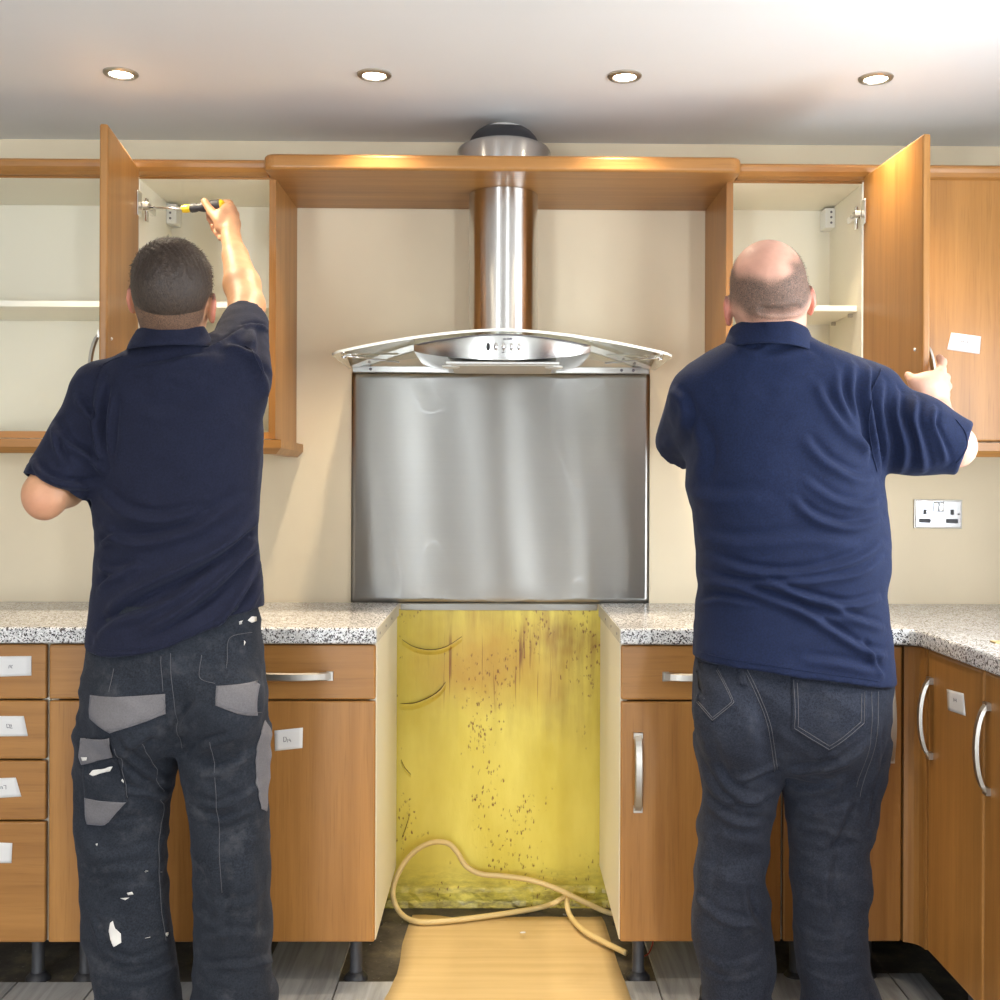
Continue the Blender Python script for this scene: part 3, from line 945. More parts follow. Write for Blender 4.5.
wall_unit('doorless wall cabinet with cream interior and one shelf at the left photo edge', -1.60, -0.9935, 0)
WL = wall_unit('wall cabinet whose door the dark-haired worker is unscrewing', -0.991, -0.606, 1)
open_door(WL, -0.957, R(7.0), 0.376, -1, 1.515, y_out=0.052)
cup_hinge(WL, -0.9535, 1.990, 1, 0.030)
cup_hinge(WL, -0.9535, 1.45, 1, 0.030)
WR = wall_unit('wall cabinet whose open door the balding worker is holding', 0.610, 0.996, -1)
open_door(WR, 0.9745, R(3.2), 0.378, 1, 1.503)
cup_hinge(WR, 0.9725, 1.988, -1)
cup_hinge(WR, 0.9725, 1.45, -1)
W2 = wall_unit('closed wooden wall cabinet with paper label at the right photo edge', 0.998, 1.46, 0, None)
d2 = box('door', 1.000, 1.458, WC_Y - 0.022, WC_Y - 0.002, WC_B + 0.001, 2.085, 'wood_v', W2, 0.005, 3)
bow_handle(d2, (1.415, WC_Y - 0.022, 1.555), (0, 0, 1), (0, -1, 0))

# ------------------------------------------------------------------ socket
def socket():
    root = thing('double_socket', 'chrome double wall socket above the right worktop', 'socket', (1.306, WALL_Y, 1.165))
    c = unproj(937.5, 514, WALL_Y); cx, cz = c.x, c.z
    rot = Matrix.Translation((cx, 0, cz)) @ Matrix.Rotation(R(0.6), 4, 'Y') @ Matrix.Translation((-cx, 0, -cz))
    W, Hh = 0.146, 0.087
    y = WALL_Y
    def b(name, u0, u1, v0, v1, d0, d1, mat, par, bev=0.0008):
        o = box(name, cx + u0, cx + u1, y - d1, y - d0, cz + v0, cz + v1, mat, None, bev)
        o.data.transform(rot)
        par_l = Vector((0, 0, 0)); pp = par
        while pp is not None: par_l += pp.location; pp = pp.parent
        o.data.transform(Matrix.Translation(-par_l)); o.parent = par
        return o
    b('back_frame', -W / 2, W / 2, -Hh / 2, Hh / 2, 0.0, 0.005, 'nickel', root, 0.002)
    b('faceplate', -W / 2 + 0.005, W / 2 - 0.005, -Hh / 2 + 0.004, Hh / 2 - 0.004, 0.005, 0.008, 'plate', root, 0.002)
    sw = b('switch_surround', -0.016, 0.016, 0.007, 0.036, 0.008, 0.0095, 'black_plastic', root)
    for s in (-1, 1):
        b('rocker_switch', s * 0.008 - 0.0062, s * 0.008 + 0.0062, 0.009, 0.034, 0.0095, 0.013, 'chrome', sw, 0.002)
        b('earth_slot', s * 0.041 - 0.0055, s * 0.041 + 0.0055, -0.002, 0.014, 0.008, 0.0088, 'black_plastic', root, 0.0005)
        b('live_slots', s * 0.041 - 0.018, s * 0.041 + 0.018, -0.027, -0.014, 0.008, 0.0088, 'black_plastic', root, 0.0005)
        q = Vector((cx + s * 0.0605, 0, cz + 0.0))
        sc_ = lathe('screw', q.x, q.z, [(0.003, y - 0.008), (0.003, y - 0.0092)], 'dark_plastic', root, 10, 'Y')
socket()

# ------------------------------------------------------------------ paper labels
def paper(label, corners, normal, strokes):
    """corners: 4 world points ccw seen from the front; strokes: polylines in the unit square"""
    normal = Vector(normal)
    P = [Vector(c) for c in corners]
    base = sum(P, Vector()) / 4
    root = thing('paper_label', label, 'label', base, 'handwritten paper labels')
    bm = bmesh.new(); n = 6; g = []
    for i in range(n + 1):
        row = []
        for j in range(n + 1):
            u, v = i / n, j / n
            q = P[0] * (1 - u) * (1 - v) + P[1] * u * (1 - v) + P[2] * u * v + P[3] * (1 - u) * v
            lift = 0.0004 + 0.0012 * max(0, abs(u - 0.5) - 0.35) * 2 * (0.4 + 0.6 * v)
            row.append(bm.verts.new(q + normal * lift))
        g.append(row)
    for i in range(n):
        for j in range(n):
            bm.faces.new((g[i][j], g[i + 1][j], g[i + 1][j + 1], g[i][j + 1]))
    sh = bm_obj('paper_sheet', bm, 'paper', root, True)
    sh.modifiers.new('thickness', 'SOLIDIFY').thickness = 0.0002
    bm = bmesh.new()
    for st in strokes:
        pts = [P[0] * (1 - u) * (1 - v) + P[1] * u * (1 - v) + P[2] * u * v + P[3] * (1 - u) * v + normal * 0.0008 for u, v in st]
        tube_bm(bm, pts, 0.0008, 5)
    bm_obj('handwriting', bm, 'ink', root)

def px_quad(pts, y):
    return [unproj(a, b, y) for a, b in pts]
LY = DOOR_Y - 0.0004
D_ = lambda u, v, s: [(u, v), (u, v + s), (u + s * .35, v + s * .9), (u + s * .45, v + s * .5), (u + s * .3, v + s * .08), (u, v)]
paper('small paper label with wavy right edge on cabinet door beside cooker gap', px_quad([(275, 751), (302.5, 748), (303, 727.5), (274.5, 730.5)], LY), (0, -1, 0),
      [D_(0.32, 0.40, 0.24), [(0.46, 0.36), (0.46, 0.5), (0.56, 0.42)], [(0.53, 0.52), (0.58, 0.36)]])
paper('paper label on the top drawer at the left photo edge', px_quad([(-12, 677), (31.5, 675.5), (31.5, 656), (-12, 656.5)], LY), (0, -1, 0),
      [[(0.48, 0.4), (0.49, 0.55), (0.53, 0.56), (0.51, 0.48), (0.56, 0.4)], [(0.57, 0.56), (0.53, 0.48)]])
paper('paper label with slanted torn end on the second drawer down', px_quad([(-12, 736.5), (28, 736), (24, 716), (-12, 716)], LY), (0, -1, 0),
      [D_(0.50, 0.42, 0.18), [(0.58, 0.55), (0.62, 0.58), (0.62, 0.5), (0.57, 0.4), (0.64, 0.4)]])
paper('paper label with slanted end on the third drawer down', px_quad([(-12, 798.5), (21.5, 796.5), (16, 777.5), (-12, 778.5)], LY), (0, -1, 0),
      [[(0.42, 0.45), (0.43, 0.58), (0.47, 0.56), (0.48, 0.45)], [(0.52, 0.62), (0.60, 0.62), (0.58, 0.42)]])
paper('paper label on the bottom deep drawer at the left photo edge', px_quad([(-12, 863), (11.5, 863), (12.5, 843), (-12, 842)], LY), (0, -1, 0),
      [[(0.2, 0.4), (0.2, 0.6), (0.3, 0.5)]])
paper('tilted paper label on the closed right wall cabinet door', px_quad([(947, 349.5), (979.5, 354), (981, 336.5), (951, 332.5)], WC_Y - 0.0224), (0, -1, 0),
      [[(0.36, 0.62), (0.39, 0.52), (0.42, 0.6), (0.45, 0.53), (0.47, 0.62)], [(0.49, 0.56), (0.54, 0.56)], [(0.62, 0.64), (0.57, 0.63), (0.57, 0.56), (0.62, 0.54), (0.61, 0.47), (0.56, 0.47)]])
def on_return(px, py):
    # point on the return doors' plane x = RX under a photo pixel
    lo, hi = 1.5, 3.2
    for _ in range(40):
        m_ = (lo + hi) / 2
        if unproj(px, py, m_).x > RX - 0.0004: hi = m_
        else: lo = m_
    q = unproj(px, py, lo); return Vector((RX - 0.0004, q.y, q.z))
paper('paper label on the return cabinet door between two bow handles', [on_return(*q) for q in ((948, 710), (966, 716), (964, 693.5), (947, 689))], (-1, 0, 0),
      [[(0.40, 0.5), (0.40, 0.66)], [(0.40, 0.58), (0.54, 0.58)], [(0.54, 0.5), (0.54, 0.66)]])

# ------------------------------------------------------------------ cardboard, cables
def cardboard_sheet():
    ys = [3.30, 3.26, 3.20, 3.10, 2.98, 2.90, 2.86, 2.80, 2.6, 2.3, 2.0]
    left = [-0.250, -0.255, -0.258, -0.262, -0.258, -0.258, -0.262, -0.268, -0.30, -0.33, -0.34]
    right = [0.300, 0.306, 0.308, 0.311, 0.313, 0.316, 0.318, 0.321, 0.33, 0.335, 0.335]
    zs = [0.0015, 0.001, 0.001, 0.0015, 0.004, 0.0075, 0.0090, 0.0090, 0.009, 0.009, 0.009]
    bm = bmesh.new(); n = 14; rnd = random.Random(2); rows = []
    for yy, a, b, z in zip(ys, left, right, zs):
        rows.append([bm.verts.new((a + (b - a) * i / n, yy + (rnd.uniform(-0.004, 0.004) if yy > 3.28 else 0) + (0.012 if (i < 3 and yy > 3.28) else 0), z + 0.0006 * math.sin(i * 1.3))) for i in range(n + 1)])
    for a, b in zip(rows[:-1], rows[1:]):
        for i in range(n):
            bm.faces.new((a[i], a[i + 1], b[i + 1], b[i]))
    o = bm_obj('cardboard_sheet', bm, 'cardboard', None, True)
    o.modifiers.new('thickness', 'SOLIDIFY').thickness = -0.004
    sm = o.modifiers['thickness']; sm.offset = 1.0; sm.thickness = 0.004
    tag(o, 'flat brown cardboard sheet laid on the floor in the cooker gap', 'cardboard')
cardboard_sheet()
def fl(px, py, h=0.012):
    """point h above the floor seen at a pixel"""
    lo, hi = 1.5, 3.6
    for _ in range(40):
        m_ = (lo + hi) / 2
        if unproj(px, py, m_).z > h: lo = m_
        else: hi = m_
    return unproj(px, py, lo)
c_pts = [unproj(618, 915, 3.31), unproj(604, 911, 3.32), unproj(580, 900, 3.31), unproj(555, 888, 3.31), unproj(530, 880, 3.32), unproj(503, 876, 3.34), unproj(481, 874, 3.345), unproj(466, 866, 3.35), unproj(457, 852, 3.35), unproj(447, 843, 3.35),
         unproj(430, 843, 3.33), unproj(413, 853, 3.325), unproj(400, 870, 3.31), unproj(393, 890, 3.285), unproj(396, 906, 3.255), fl(405, 917, .016), fl(420, 922), fl(445, 921), fl(480, 917), fl(515, 912), fl(540, 907.5), unproj(554, 903, 3.30), unproj(563, 898, 3.32), unproj(567.5, 898.5, 3.315), unproj(567, 905, 3.28), fl(571, 917, .018), fl(583, 930, .018), fl(600, 940, .018), fl(616, 948, .018), fl(626, 953, .018)]
P = smooth_path(c_pts, 6)
cb = tube('power_cable', P, 0.0078, 'cable', None, 10)
tag(cb, 'thick cream power cable looping up the yellow wall and over the cardboard', 'cable')
rw = tube('thin_wire', smooth_path([fl(634, 958, .01), fl(641, 957, .008), fl(648, 954, .02), fl(652, 946, .05), fl(653, 940, .08)], 5), 0.002, 'red_wire', None, 6)
tag(rw, 'thin dark red wire beside the cabinet leg right of the cardboard', 'wire')
rnd = random.Random(9)
for (px, py, lab) in ((566, 915, 'small dark paper scrap lying on the cardboard'), (523, 933, 'small white paint chip lying on the cardboard')):
    q = fl(px, py, 0.0135)
    bm = bmesh.new()
    vs = [bm.verts.new((q.x + 0.008 * math.cos(a) * rnd.uniform(.7, 1.2), q.y + 0.006 * math.sin(a) * rnd.uniform(.6, 1.2), 0.0139 + 0.001 * rnd.random())) for a in [k * 1.05 for k in range(6)]]
    f = bm.faces.new(vs); e = bmesh.ops.extrude_face_region(bm, geom=[f])
    for v in [g for g in e['geom'] if isinstance(g, bmesh.types.BMVert)]: v.co.z += 0.0015
    tag(bm_obj('debris_chip', bm, 'ink' if 'dark' in lab else 'paper', None), lab, 'debris')

# ------------------------------------------------------------------ ceiling downlights
def em_mat():
    m, nt, bs = new_mat('lit_lamp_lens')
    bs.inputs['Base Color'].default_value = (0.9, 0.85, 0.75, 1)
    bs.inputs['Emission Color'].default_value = (1.0, 0.90, 0.74, 1)
    bs.inputs['Emission Strength'].default_value = 30.0
    return m
M['lamp'] = em_mat()
names = ['leftmost', 'second from left', 'third from left', 'rightmost']
spots = [(-0.948, 2.84, 'lit recessed ceiling downlight with satin ring, %s of four' % names[0]), (-0.317, 2.835, 'lit recessed ceiling downlight with satin ring, %s of four' % names[1]),
         (0.307, 2.83, 'lit recessed ceiling downlight with satin ring, %s of four' % names[2]), (0.936, 2.83, 'lit recessed ceiling downlight with satin ring, %s of four' % names[3])]
for q_ in range(3):  # extra unseen row, added to light the workers' backs and folds from above
    spots.append((-0.95 + 0.95 * q_, 1.45, 'added out-of-view fill downlight in a near ceiling row, %s of three' % ('left', 'middle', 'right')[q_]))
for i, (x_, y_, lab_) in enumerate(spots):
    root = thing('downlight', lab_, 'light', (x_, y_, CEIL_Z), 'recessed ceiling downlights')
    lathe('trim_ring', x_, y_, [(0.0425, CEIL_Z), (0.0425, CEIL_Z - 0.003), (0.038, CEIL_Z - 0.0065), (0.031, CEIL_Z - 0.007), (0.028, CEIL_Z - 0.0035), (0.028, CEIL_Z)], 'nickel', root, 36, cap=False)
    lathe('lamp_lens', x_, y_, [(0.001, CEIL_Z - 0.0045), (0.0275, CEIL_Z - 0.0035), (0.0275, CEIL_Z - 0.001)], 'lamp', root, 30, cap=False)
    l = bpy.data.lights.new('downlight_beam', 'SPOT')
    l.energy = 38.0 if i < 4 else 62.0; l.color = (1.0, 0.83, 0.60); l.spot_size = R(106); l.spot_blend = 1.0; l.shadow_soft_size = 0.03
    lo = bpy.data.objects.new('downlight_beam', l); COL.objects.link(lo)
    lo.location = (0, 0, -0.012); lo.parent = root
# ------------------------------------------------------------------ implicit surfaces for the two workers
class Field:
    def __init__(self, lo, hi, h):
        self.lo = np.array(lo, np.float32); self.h = h
        self.n = [int(math.ceil((b - a) / h)) + 1 for a, b in zip(lo, hi)]
        self.v = np.full(self.n, 0.25, np.float32)
        self.ax = [self.lo[i] + h * np.arange(self.n[i], dtype=np.float32) for i in range(3)]
    def block(self, lo, hi):
        s = []
        for i in range(3):
            a = max(0, int((lo[i] - self.lo[i]) / self.h) - 1); b = min(self.n[i], int((hi[i] - self.lo[i]) / self.h) + 3)
            s.append(slice(a, max(a, b)))
        s = tuple(s)
        return s, self.ax[0][s[0]][:, None, None], self.ax[1][s[1]][None, :, None], self.ax[2][s[2]][None, None, :]
    def put(self, fn, lo, hi, k=0.02, op='add'):
        m = k + 0.03
        s, X, Y, Z = self.block([a - m for a in lo], [b + m for b in hi])
        b = fn(X, Y, Z); a = self.v[s]
        if op == 'sub':
            self.v[s] = np.maximum(a, -b) if k < 1e-5 else -smin(-a, b, k)
        else:
            self.v[s] = smin(a, b, k)
    def cone(self, p0, p1, r0, r1, k=0.02, op='add', cut=None, flat=None):
        p0, p1 = np.array(p0, float), np.array(p1, float); v = p1 - p0; L2 = float(v @ v)
        def fn(X, Y, Z):
            dx, dy, dz = X - p0[0], Y - p0[1], Z - p0[2]
            t = np.clip((dx * v[0] + dy * v[1] + dz * v[2]) / L2, 0, 1)
            qx, qy, qz = dx - t * v[0], dy - t * v[1], dz - t * v[2]
            if flat is not None:
                f = np.array(flat[0], float); e = qx * f[0] + qy * f[1] + qz * f[2]; sc = 1 / flat[1] - 1
                qx, qy, qz = qx + f[0] * e * sc, qy + f[1] * e * sc, qz + f[2] * e * sc
            d = np.sqrt(qx * qx + qy * qy + qz * qz) - (r0 + (r1 - r0) * t)
            if cut is not None:
                c, n = cut
                d = np.maximum(d, (X - c[0]) * n[0] + (Y - c[1]) * n[1] + (Z - c[2]) * n[2])
            return d.astype(np.float32)
        R_ = max(r0, r1)
        self.put(fn, np.minimum(p0, p1) - R_, np.maximum(p0, p1) + R_, k, op)
    def chain(self, pts, rads, k=0.008, op='add'):
        for a, b, ra, rb in zip(pts[:-1], pts[1:], rads[:-1], rads[1:]):
            self.cone(a, b, ra, rb, k, op)
    def ell(self, c, r, rot=None, k=0.02, op='add'):
        c = np.array(c, float); r = np.array(r, float); M3 = np.array(rot.transposed()) if rot is not None else np.eye(3)
        def fn(X, Y, Z):
            dx, dy, dz = X - c[0], Y - c[1], Z - c[2]
            q = [M3[i][0] * dx + M3[i][1] * dy + M3[i][2] * dz for i in range(3)]
            k0 = np.sqrt((q[0] / r[0]) ** 2 + (q[1] / r[1]) ** 2 + (q[2] / r[2]) ** 2)
            k1 = np.sqrt((q[0] / r[0] ** 2) ** 2 + (q[1] / r[1] ** 2) ** 2 + (q[2] / r[2] ** 2) ** 2)
            return (k0 * (k0 - 1) / np.maximum(k1, 1e-6)).astype(np.float32)
        m = float(r.max())
        self.put(fn, c - m, c + m, k, op)
    def loft(self, rings, k=0.02, n=2.4, shrink=0.0, hem=None):
        """rings: (z, cx, cy, a, b); elliptical sections stacked in z. hem: function x -> lowest z"""
        rings = sorted(rings); A = np.array(rings, float)
        z0, z1 = A[0, 0], A[-1, 0]
        zz = np.linspace(z0, z1, 400); P = [np.interp(zz, A[:, 0], A[:, i]) for i in range(1, 5)]
        ker = np.hanning(25); ker /= ker.sum()
        P = [np.convolve(np.pad(p, 12, mode='edge'), ker, 'valid') for p in P]
        am, bm_ = A[:, 3].max(), A[:, 4].max()
        lo = [A[:, 1].min() - am, A[:, 2].min() - bm_, z0]; hi = [A[:, 1].max() + am, A[:, 2].max() + bm_, z1]
        def fn(X, Y, Z):
            zc = Z[0, 0]
            cx, cy, a, b = [np.interp(zc, zz, p)[None, None, :] for p in P]
            a = a - shrink; b = b - shrink
            rho = ((np.abs(X - cx) / a) ** n + (np.abs(Y - cy) / b) ** n) ** (1 / n)
            rr = np.sqrt((X - cx) ** 2 + (Y - cy) ** 2)
            d = (rho - 1) * rr / np.maximum(rho, 1e-4)
            d = np.maximum(d, np.minimum(0.0, 0) - np.minimum(a, b) * 0.8)
            d = np.maximum(d, np.maximum(z0 - Z, Z - z1))
            if hem is not None:
                d = np.maximum(d, hem(X) - Z)
            return d.astype(np.float32)
        self.put(fn, lo, hi, k)
    def mesh(self):
        return surface_nets(self.v, self.lo, self.h)

def smin(a, b, k):
    if k < 1e-5: return np.minimum(a, b)
    h = np.clip(0.5 + 0.5 * (b - a) / k, 0, 1)
    return b + (a - b) * h - k * h * (1 - h)

def surface_nets(v, lo, h):
    s = v < 0
    n = v.shape
    c = np.zeros([d - 1 for d in n], np.uint8)
    for i in (0, 1):
        for j in (0, 1):
            for k in (0, 1):
                c += s[i:n[0] - 1 + i, j:n[1] - 1 + j, k:n[2] - 1 + k]
    I, J, K = np.nonzero((c > 0) & (c < 8))
    idx = np.full(c.shape, -1, np.int32); idx[I, J, K] = np.arange(len(I))
    acc = np.zeros((len(I), 3)); cnt = np.zeros(len(I))
    cor = [(0, 0, 0), (1, 0, 0), (0, 1, 0), (1, 1, 0), (0, 0, 1), (1, 0, 1), (0, 1, 1), (1, 1, 1)]
    val = [v[I + a, J + b, K + d] for a, b, d in cor]
    for a in range(8):
        for b in range(a + 1, 8):
            df = np.array(cor[b]) - np.array(cor[a])
            if np.abs(df).sum() != 1: continue
            m = (val[a] < 0) != (val[b] < 0)
            t = np.where(m, val[a] / np.where(m, val[a] - val[b], 1), 0)
            for q in range(3):
                acc[:, q] += np.where(m, cor[a][q] + t * df[q], 0)
            cnt += m
    V = (np.stack([I, J, K], 1) + acc / cnt[:, None]) * h + np.array(lo)[None]
    F = []
    for ax in range(3):
        o = [0, 1, 2]; o.remove(ax); b, d = o
        sl0 = [slice(1, n[q] - 1) for q in range(3)]; sl1 = list(sl0)
        sl0[ax] = slice(0, n[ax] - 1); sl1[ax] = slice(1, n[ax])
        A, B = s[tuple(sl0)], s[tuple(sl1)]
        P = np.array(np.nonzero(A != B)).T
        if not len(P): continue
        inside_first = A[P[:, 0], P[:, 1], P[:, 2]]
        P = P + np.array([0 if q == ax else 1 for q in range(3)])
        def cell(db, dd):
            Q = P.copy(); Q[:, b] += db; Q[:, d] += dd
            return idx[Q[:, 0], Q[:, 1], Q[:, 2]]
        q = np.stack([cell(-1, -1), cell(0, -1), cell(0, 0), cell(-1, 0)], 1)
        flip = inside_first if ax != 1 else ~inside_first
        q = np.where(flip[:, None], q, q[:, ::-1])
        F.append(q)
    return V, np.concatenate(F)

def vnormals(V, F):
    n = np.cross(V[F[:, 2]] - V[F[:, 0]], V[F[:, 3]] - V[F[:, 1]])
    N = np.zeros_like(V)
    for q in range(4):
        np.add.at(N, F[:, q], n)
    return N / np.maximum(np.linalg.norm(N, axis=1, keepdims=True), 1e-9)

def relax(V, F, it=1, w=0.5):
    E = np.concatenate([F[:, [0, 1]], F[:, [1, 2]], F[:, [2, 3]], F[:, [3, 0]]])
    for _ in range(it):
        S = np.zeros_like(V); c = np.zeros(len(V))
        np.add.at(S, E[:, 0], V[E[:, 1]]); np.add.at(c, E[:, 0], 1)
        np.add.at(S, E[:, 1], V[E[:, 0]]); np.add.at(c, E[:, 1], 1)
        V = V * (1 - w) + w * S / np.maximum(c, 1)[:, None]
    return V

def np_mesh(name, V, F, mat, parent, attrs=None):
    used = np.unique(F); re = np.full(len(V), -1, np.int64); re[used] = np.arange(len(used))
    V2, F2 = V[used], re[F]
    me = bpy.data.meshes.new(name)
    me.vertices.add(len(V2)); me.vertices.foreach_set('co', V2.astype(np.float32).ravel())
    me.loops.add(F2.size); me.loops.foreach_set('vertex_index', F2.astype(np.int32).ravel())
    me.polygons.add(len(F2)); me.polygons.foreach_set('loop_start', np.arange(0, F2.size, 4, dtype=np.int32))
    me.polygons.foreach_set('use_smooth', np.ones(len(F2), bool))
    me.update(calc_edges=True); me.validate()
    for k, a in (attrs or {}).items():
        at = me.attributes.new(k, 'FLOAT', 'POINT'); at.data.foreach_set('value', a[used].astype(np.float32))
    return link_mesh(name, me, mat, parent)

_rs = np.random.RandomState(7)
_LAT = _rs.rand(32, 32, 32).astype(np.float32)
def vnoise(P):
    """smooth value noise in -1..1"""
    i = np.floor(P).astype(int); f = P - i; f = f * f * (3 - 2 * f)
    out = 0
    for a in (0, 1):
        for b in (0, 1):
            for c in (0, 1):
                w = (f[:, 0] if a else 1 - f[:, 0]) * (f[:, 1] if b else 1 - f[:, 1]) * (f[:, 2] if c else 1 - f[:, 2])
                out = out + w * _LAT[(i[:, 0] + a) % 32, (i[:, 1] + b) % 32, (i[:, 2] + c) % 32]
    return out * 2 - 1

def sstep(x, a, b):
    t = np.clip((x - a) / (b - a), 0, 1); return t * t * (3 - 2 * t)

def folds(V, N, strokes, d_ref, facing=-1.0, gain=2.0):
    """cloth folds: each stroke is (photo polyline, width, height); a crest with a trough on one side, running over the back of the cloth"""
    disp = np.zeros(len(V)); wt = sstep(N[:, 1] * facing, -0.15, 0.35)
    for st in strokes:
        pl, w, amp = st[:3]; w = w * 0.8; dd = st[3] if len(st) > 3 else d_ref
        P = [unproj(a, b, dd) for a, b in pl]
        P = smooth_path(P, 5); Q = np.array([(p.x, p.z) for p in P])
        best = np.full(len(V), 9.0); sgn = np.zeros(len(V)); tt = np.zeros(len(V))
        xy = V[:, [0, 2]]
        m = (xy[:, 0] > Q[:, 0].min() - 4 * w) & (xy[:, 0] < Q[:, 0].max() + 4 * w) & (xy[:, 1] > Q[:, 1].min() - 4 * w) & (xy[:, 1] < Q[:, 1].max() + 4 * w)
        ids = np.nonzero(m)[0]
        if not len(ids): continue
        X = xy[ids]; bs_ = np.full(len(ids), 9.0); sg = np.zeros(len(ids)); tp = np.zeros(len(ids))
        for i in range(len(Q) - 1):
            a, b = Q[i], Q[i + 1]; v = b - a; L = v @ v
            if L < 1e-12: continue
            t = np.clip(((X - a) @ v) / L, 0, 1); r = X - (a + t[:, None] * v)
            d = np.hypot(r[:, 0], r[:, 1]); up = d < bs_
            bs_ = np.where(up, d, bs_); sg = np.where(up, np.sign(v[0] * r[:, 1] - v[1] * r[:, 0]), sg); tp = np.where(up, (i + t) / (len(Q) - 1), tp)
        taper = np.sin(np.clip(tp, 0.02, 0.98) * math.pi) ** 0.6
        u = bs_ * sg / w
        prof = np.exp(-u * u) - 0.75 * np.exp(-((u - 1.5) / 0.8) ** 2)
        disp[ids] += gain * amp * taper * prof
    return disp * wt

def ringset(levels):
    """levels: (py, px_left, px_right, depth of centre, half depth)"""
    out = []
    for py, xl, xr, d, b in levels:
        p0, p1 = unproj(xl, py, d), unproj(xr, py, d)
        out.append(((p0.z + p1.z) / 2, (p0.x + p1.x) / 2, d, (p1.x - p0.x) / 2, b))
    return out

# ---------------------------------------------------------------- cloth and skin materials
def skin_mat(name, base, hair_col, ruddy=(0.55, 0.16, 0.11)):
    m, nt, bs = new_mat(name)
    at = node(nt, 'ShaderNodeAttribute', attribute_name='hair')
    rd = node(nt, 'ShaderNodeAttribute', attribute_name='ruddy')
    f = noise(nt, coords(nt), 28, 4, 0.6)
    c = ramp(nt, f, [(0.3, tuple(x * 0.88 for x in base)), (0.7, tuple(min(1, x * 1.07) for x in base))])
    r2 = node(nt, 'ShaderNodeMath', operation='MULTIPLY'); lk(nt, rd.outputs['Fac'], r2.inputs[0]); r2.inputs[1].default_value = 0.8
    c = mixc(nt, r2.outputs[0], c, ruddy)
    st = noise(nt, coords(nt, (1, 1, 0.45)), 800, 2, 0.7)
    st = ramp(nt, st, [(0.28, (0.45, 0.45, 0.45)), (0.62, (1, 1, 1))])
    mm = node(nt, 'ShaderNodeMath', operation='MULTIPLY'); lk(nt, at.outputs['Fac'], mm.inputs[0]); lk(nt, st, mm.inputs[1])
    c = mixc(nt, mm.outputs[0], c, hair_col)
    lk(nt, c, bs.inputs['Base Color'])
    rr = node(nt, 'ShaderNodeMapRange'); lk(nt, at.outputs['Fac'], rr.inputs[0]); rr.inputs[3].default_value = 0.52; rr.inputs[4].default_value = 0.75
    lk(nt, rr.outputs[0], bs.inputs['Roughness'])
    bs.inputs['Subsurface Weight'].default_value = 0.12
    bs.inputs['Subsurface Radius'].default_value = (0.9, 0.35, 0.2)
    bs.inputs['Subsurface Scale'].default_value = 0.006
    bump(nt, bs, noise(nt, coords(nt), 300, 3, 0.6), 0.10, 0.001)
    return m

def cloth_mat(name, dark, light, weave=900, sheen=0.25, rough=0.85, blotch=9.0, bmp=0.25, dust=0.0, heather=0.45):
    m, nt, bs = new_mat(name)
    f = noise(nt, coords(nt), blotch, 5, 0.65)
    g = noise(nt, coords(nt), weave, 2, 0.6)
    c = ramp(nt, f, [(0.32, dark), (0.70, light)])
    c = mixc(nt, 0.35, c, mixc(nt, g, tuple(x * 0.6 for x in dark), tuple(x * 1.5 for x in light)))
    h2 = noise(nt, coords(nt), 260, 3, 0.7)
    c = mixc(nt, heather, c, mixc(nt, ramp(nt, h2, [(0.35, (0, 0, 0)), (0.65, (1, 1, 1))]), tuple(x * 0.55 for x in dark), tuple(x * 1.55 for x in light)))
    if dust:
        dd = ramp(nt, noise(nt, coords(nt), 13, 6, 0.75), [(0.52, (0, 0, 0)), (0.72, (dust, dust, dust))])
        c = mixc(nt, dd, c, (0.075, 0.078, 0.088))
    lk(nt, c, bs.inputs['Base Color'])
    bs.inputs['Roughness'].default_value = rough
    bs.inputs['Specular IOR Level'].default_value = 0.2
    bs.inputs['Sheen Weight'].default_value = sheen
    bs.inputs['Sheen Roughness'].default_value = 0.5
    bs.inputs['Sheen Tint'].default_value = (0.55, 0.62, 0.85, 1)
    bump(nt, bs, g, bmp, 0.0015)
    return m
M['navy'] = cloth_mat('navy_pique_cotton', (0.0062, 0.0077, 0.0205), (0.009, 0.0112, 0.0275), 900, 0.08)
M['royal_navy'] = cloth_mat('washed_navy_pique_cotton', (0.0052, 0.0096, 0.032), (0.0075, 0.0138, 0.044), 900, 0.06)
M['workwear'] = cloth_mat('dark_slate_workwear', (0.0075, 0.0095, 0.0145), (0.020, 0.024, 0.033), 700, 0.05, 0.9, 11, 0.25, 0.5)
M['grey_patch'] = cloth_mat('grey_canvas_patch', (0.100, 0.095, 0.102), (0.14, 0.134, 0.142), 700, 0.15, 0.9, 14, 0.25, 0.0, 0.14)
M['denim'] = cloth_mat('dark_indigo_denim', (0.0062, 0.0078, 0.0140), (0.024, 0.0285, 0.043), 520, 0.05, 0.9, 8, 0.4, 0.25)
M['stitch'] = simple('pale_stitching', (0.085, 0.085, 0.095), 0.8)
M['denim_stitch'] = simple('tan_denim_stitching', (0.10, 0.098, 0.105), 0.8)
M['white_splash'] = simple('dried_white_paint', (0.62, 0.60, 0.57), 0.7)
M['shoe'] = simple('black_leather', (0.012, 0.012, 0.013), 0.45)
M['eye'] = simple('eye_white', (0.75, 0.74, 0.72), 0.15)
SKIN_L = skin_mat('fair_skin', (0.54, 0.30, 0.165), (0.045, 0.028, 0.020))
SKIN_R = skin_mat('pinkish_fair_skin', (0.62, 0.36, 0.26), (0.060, 0.042, 0.030))

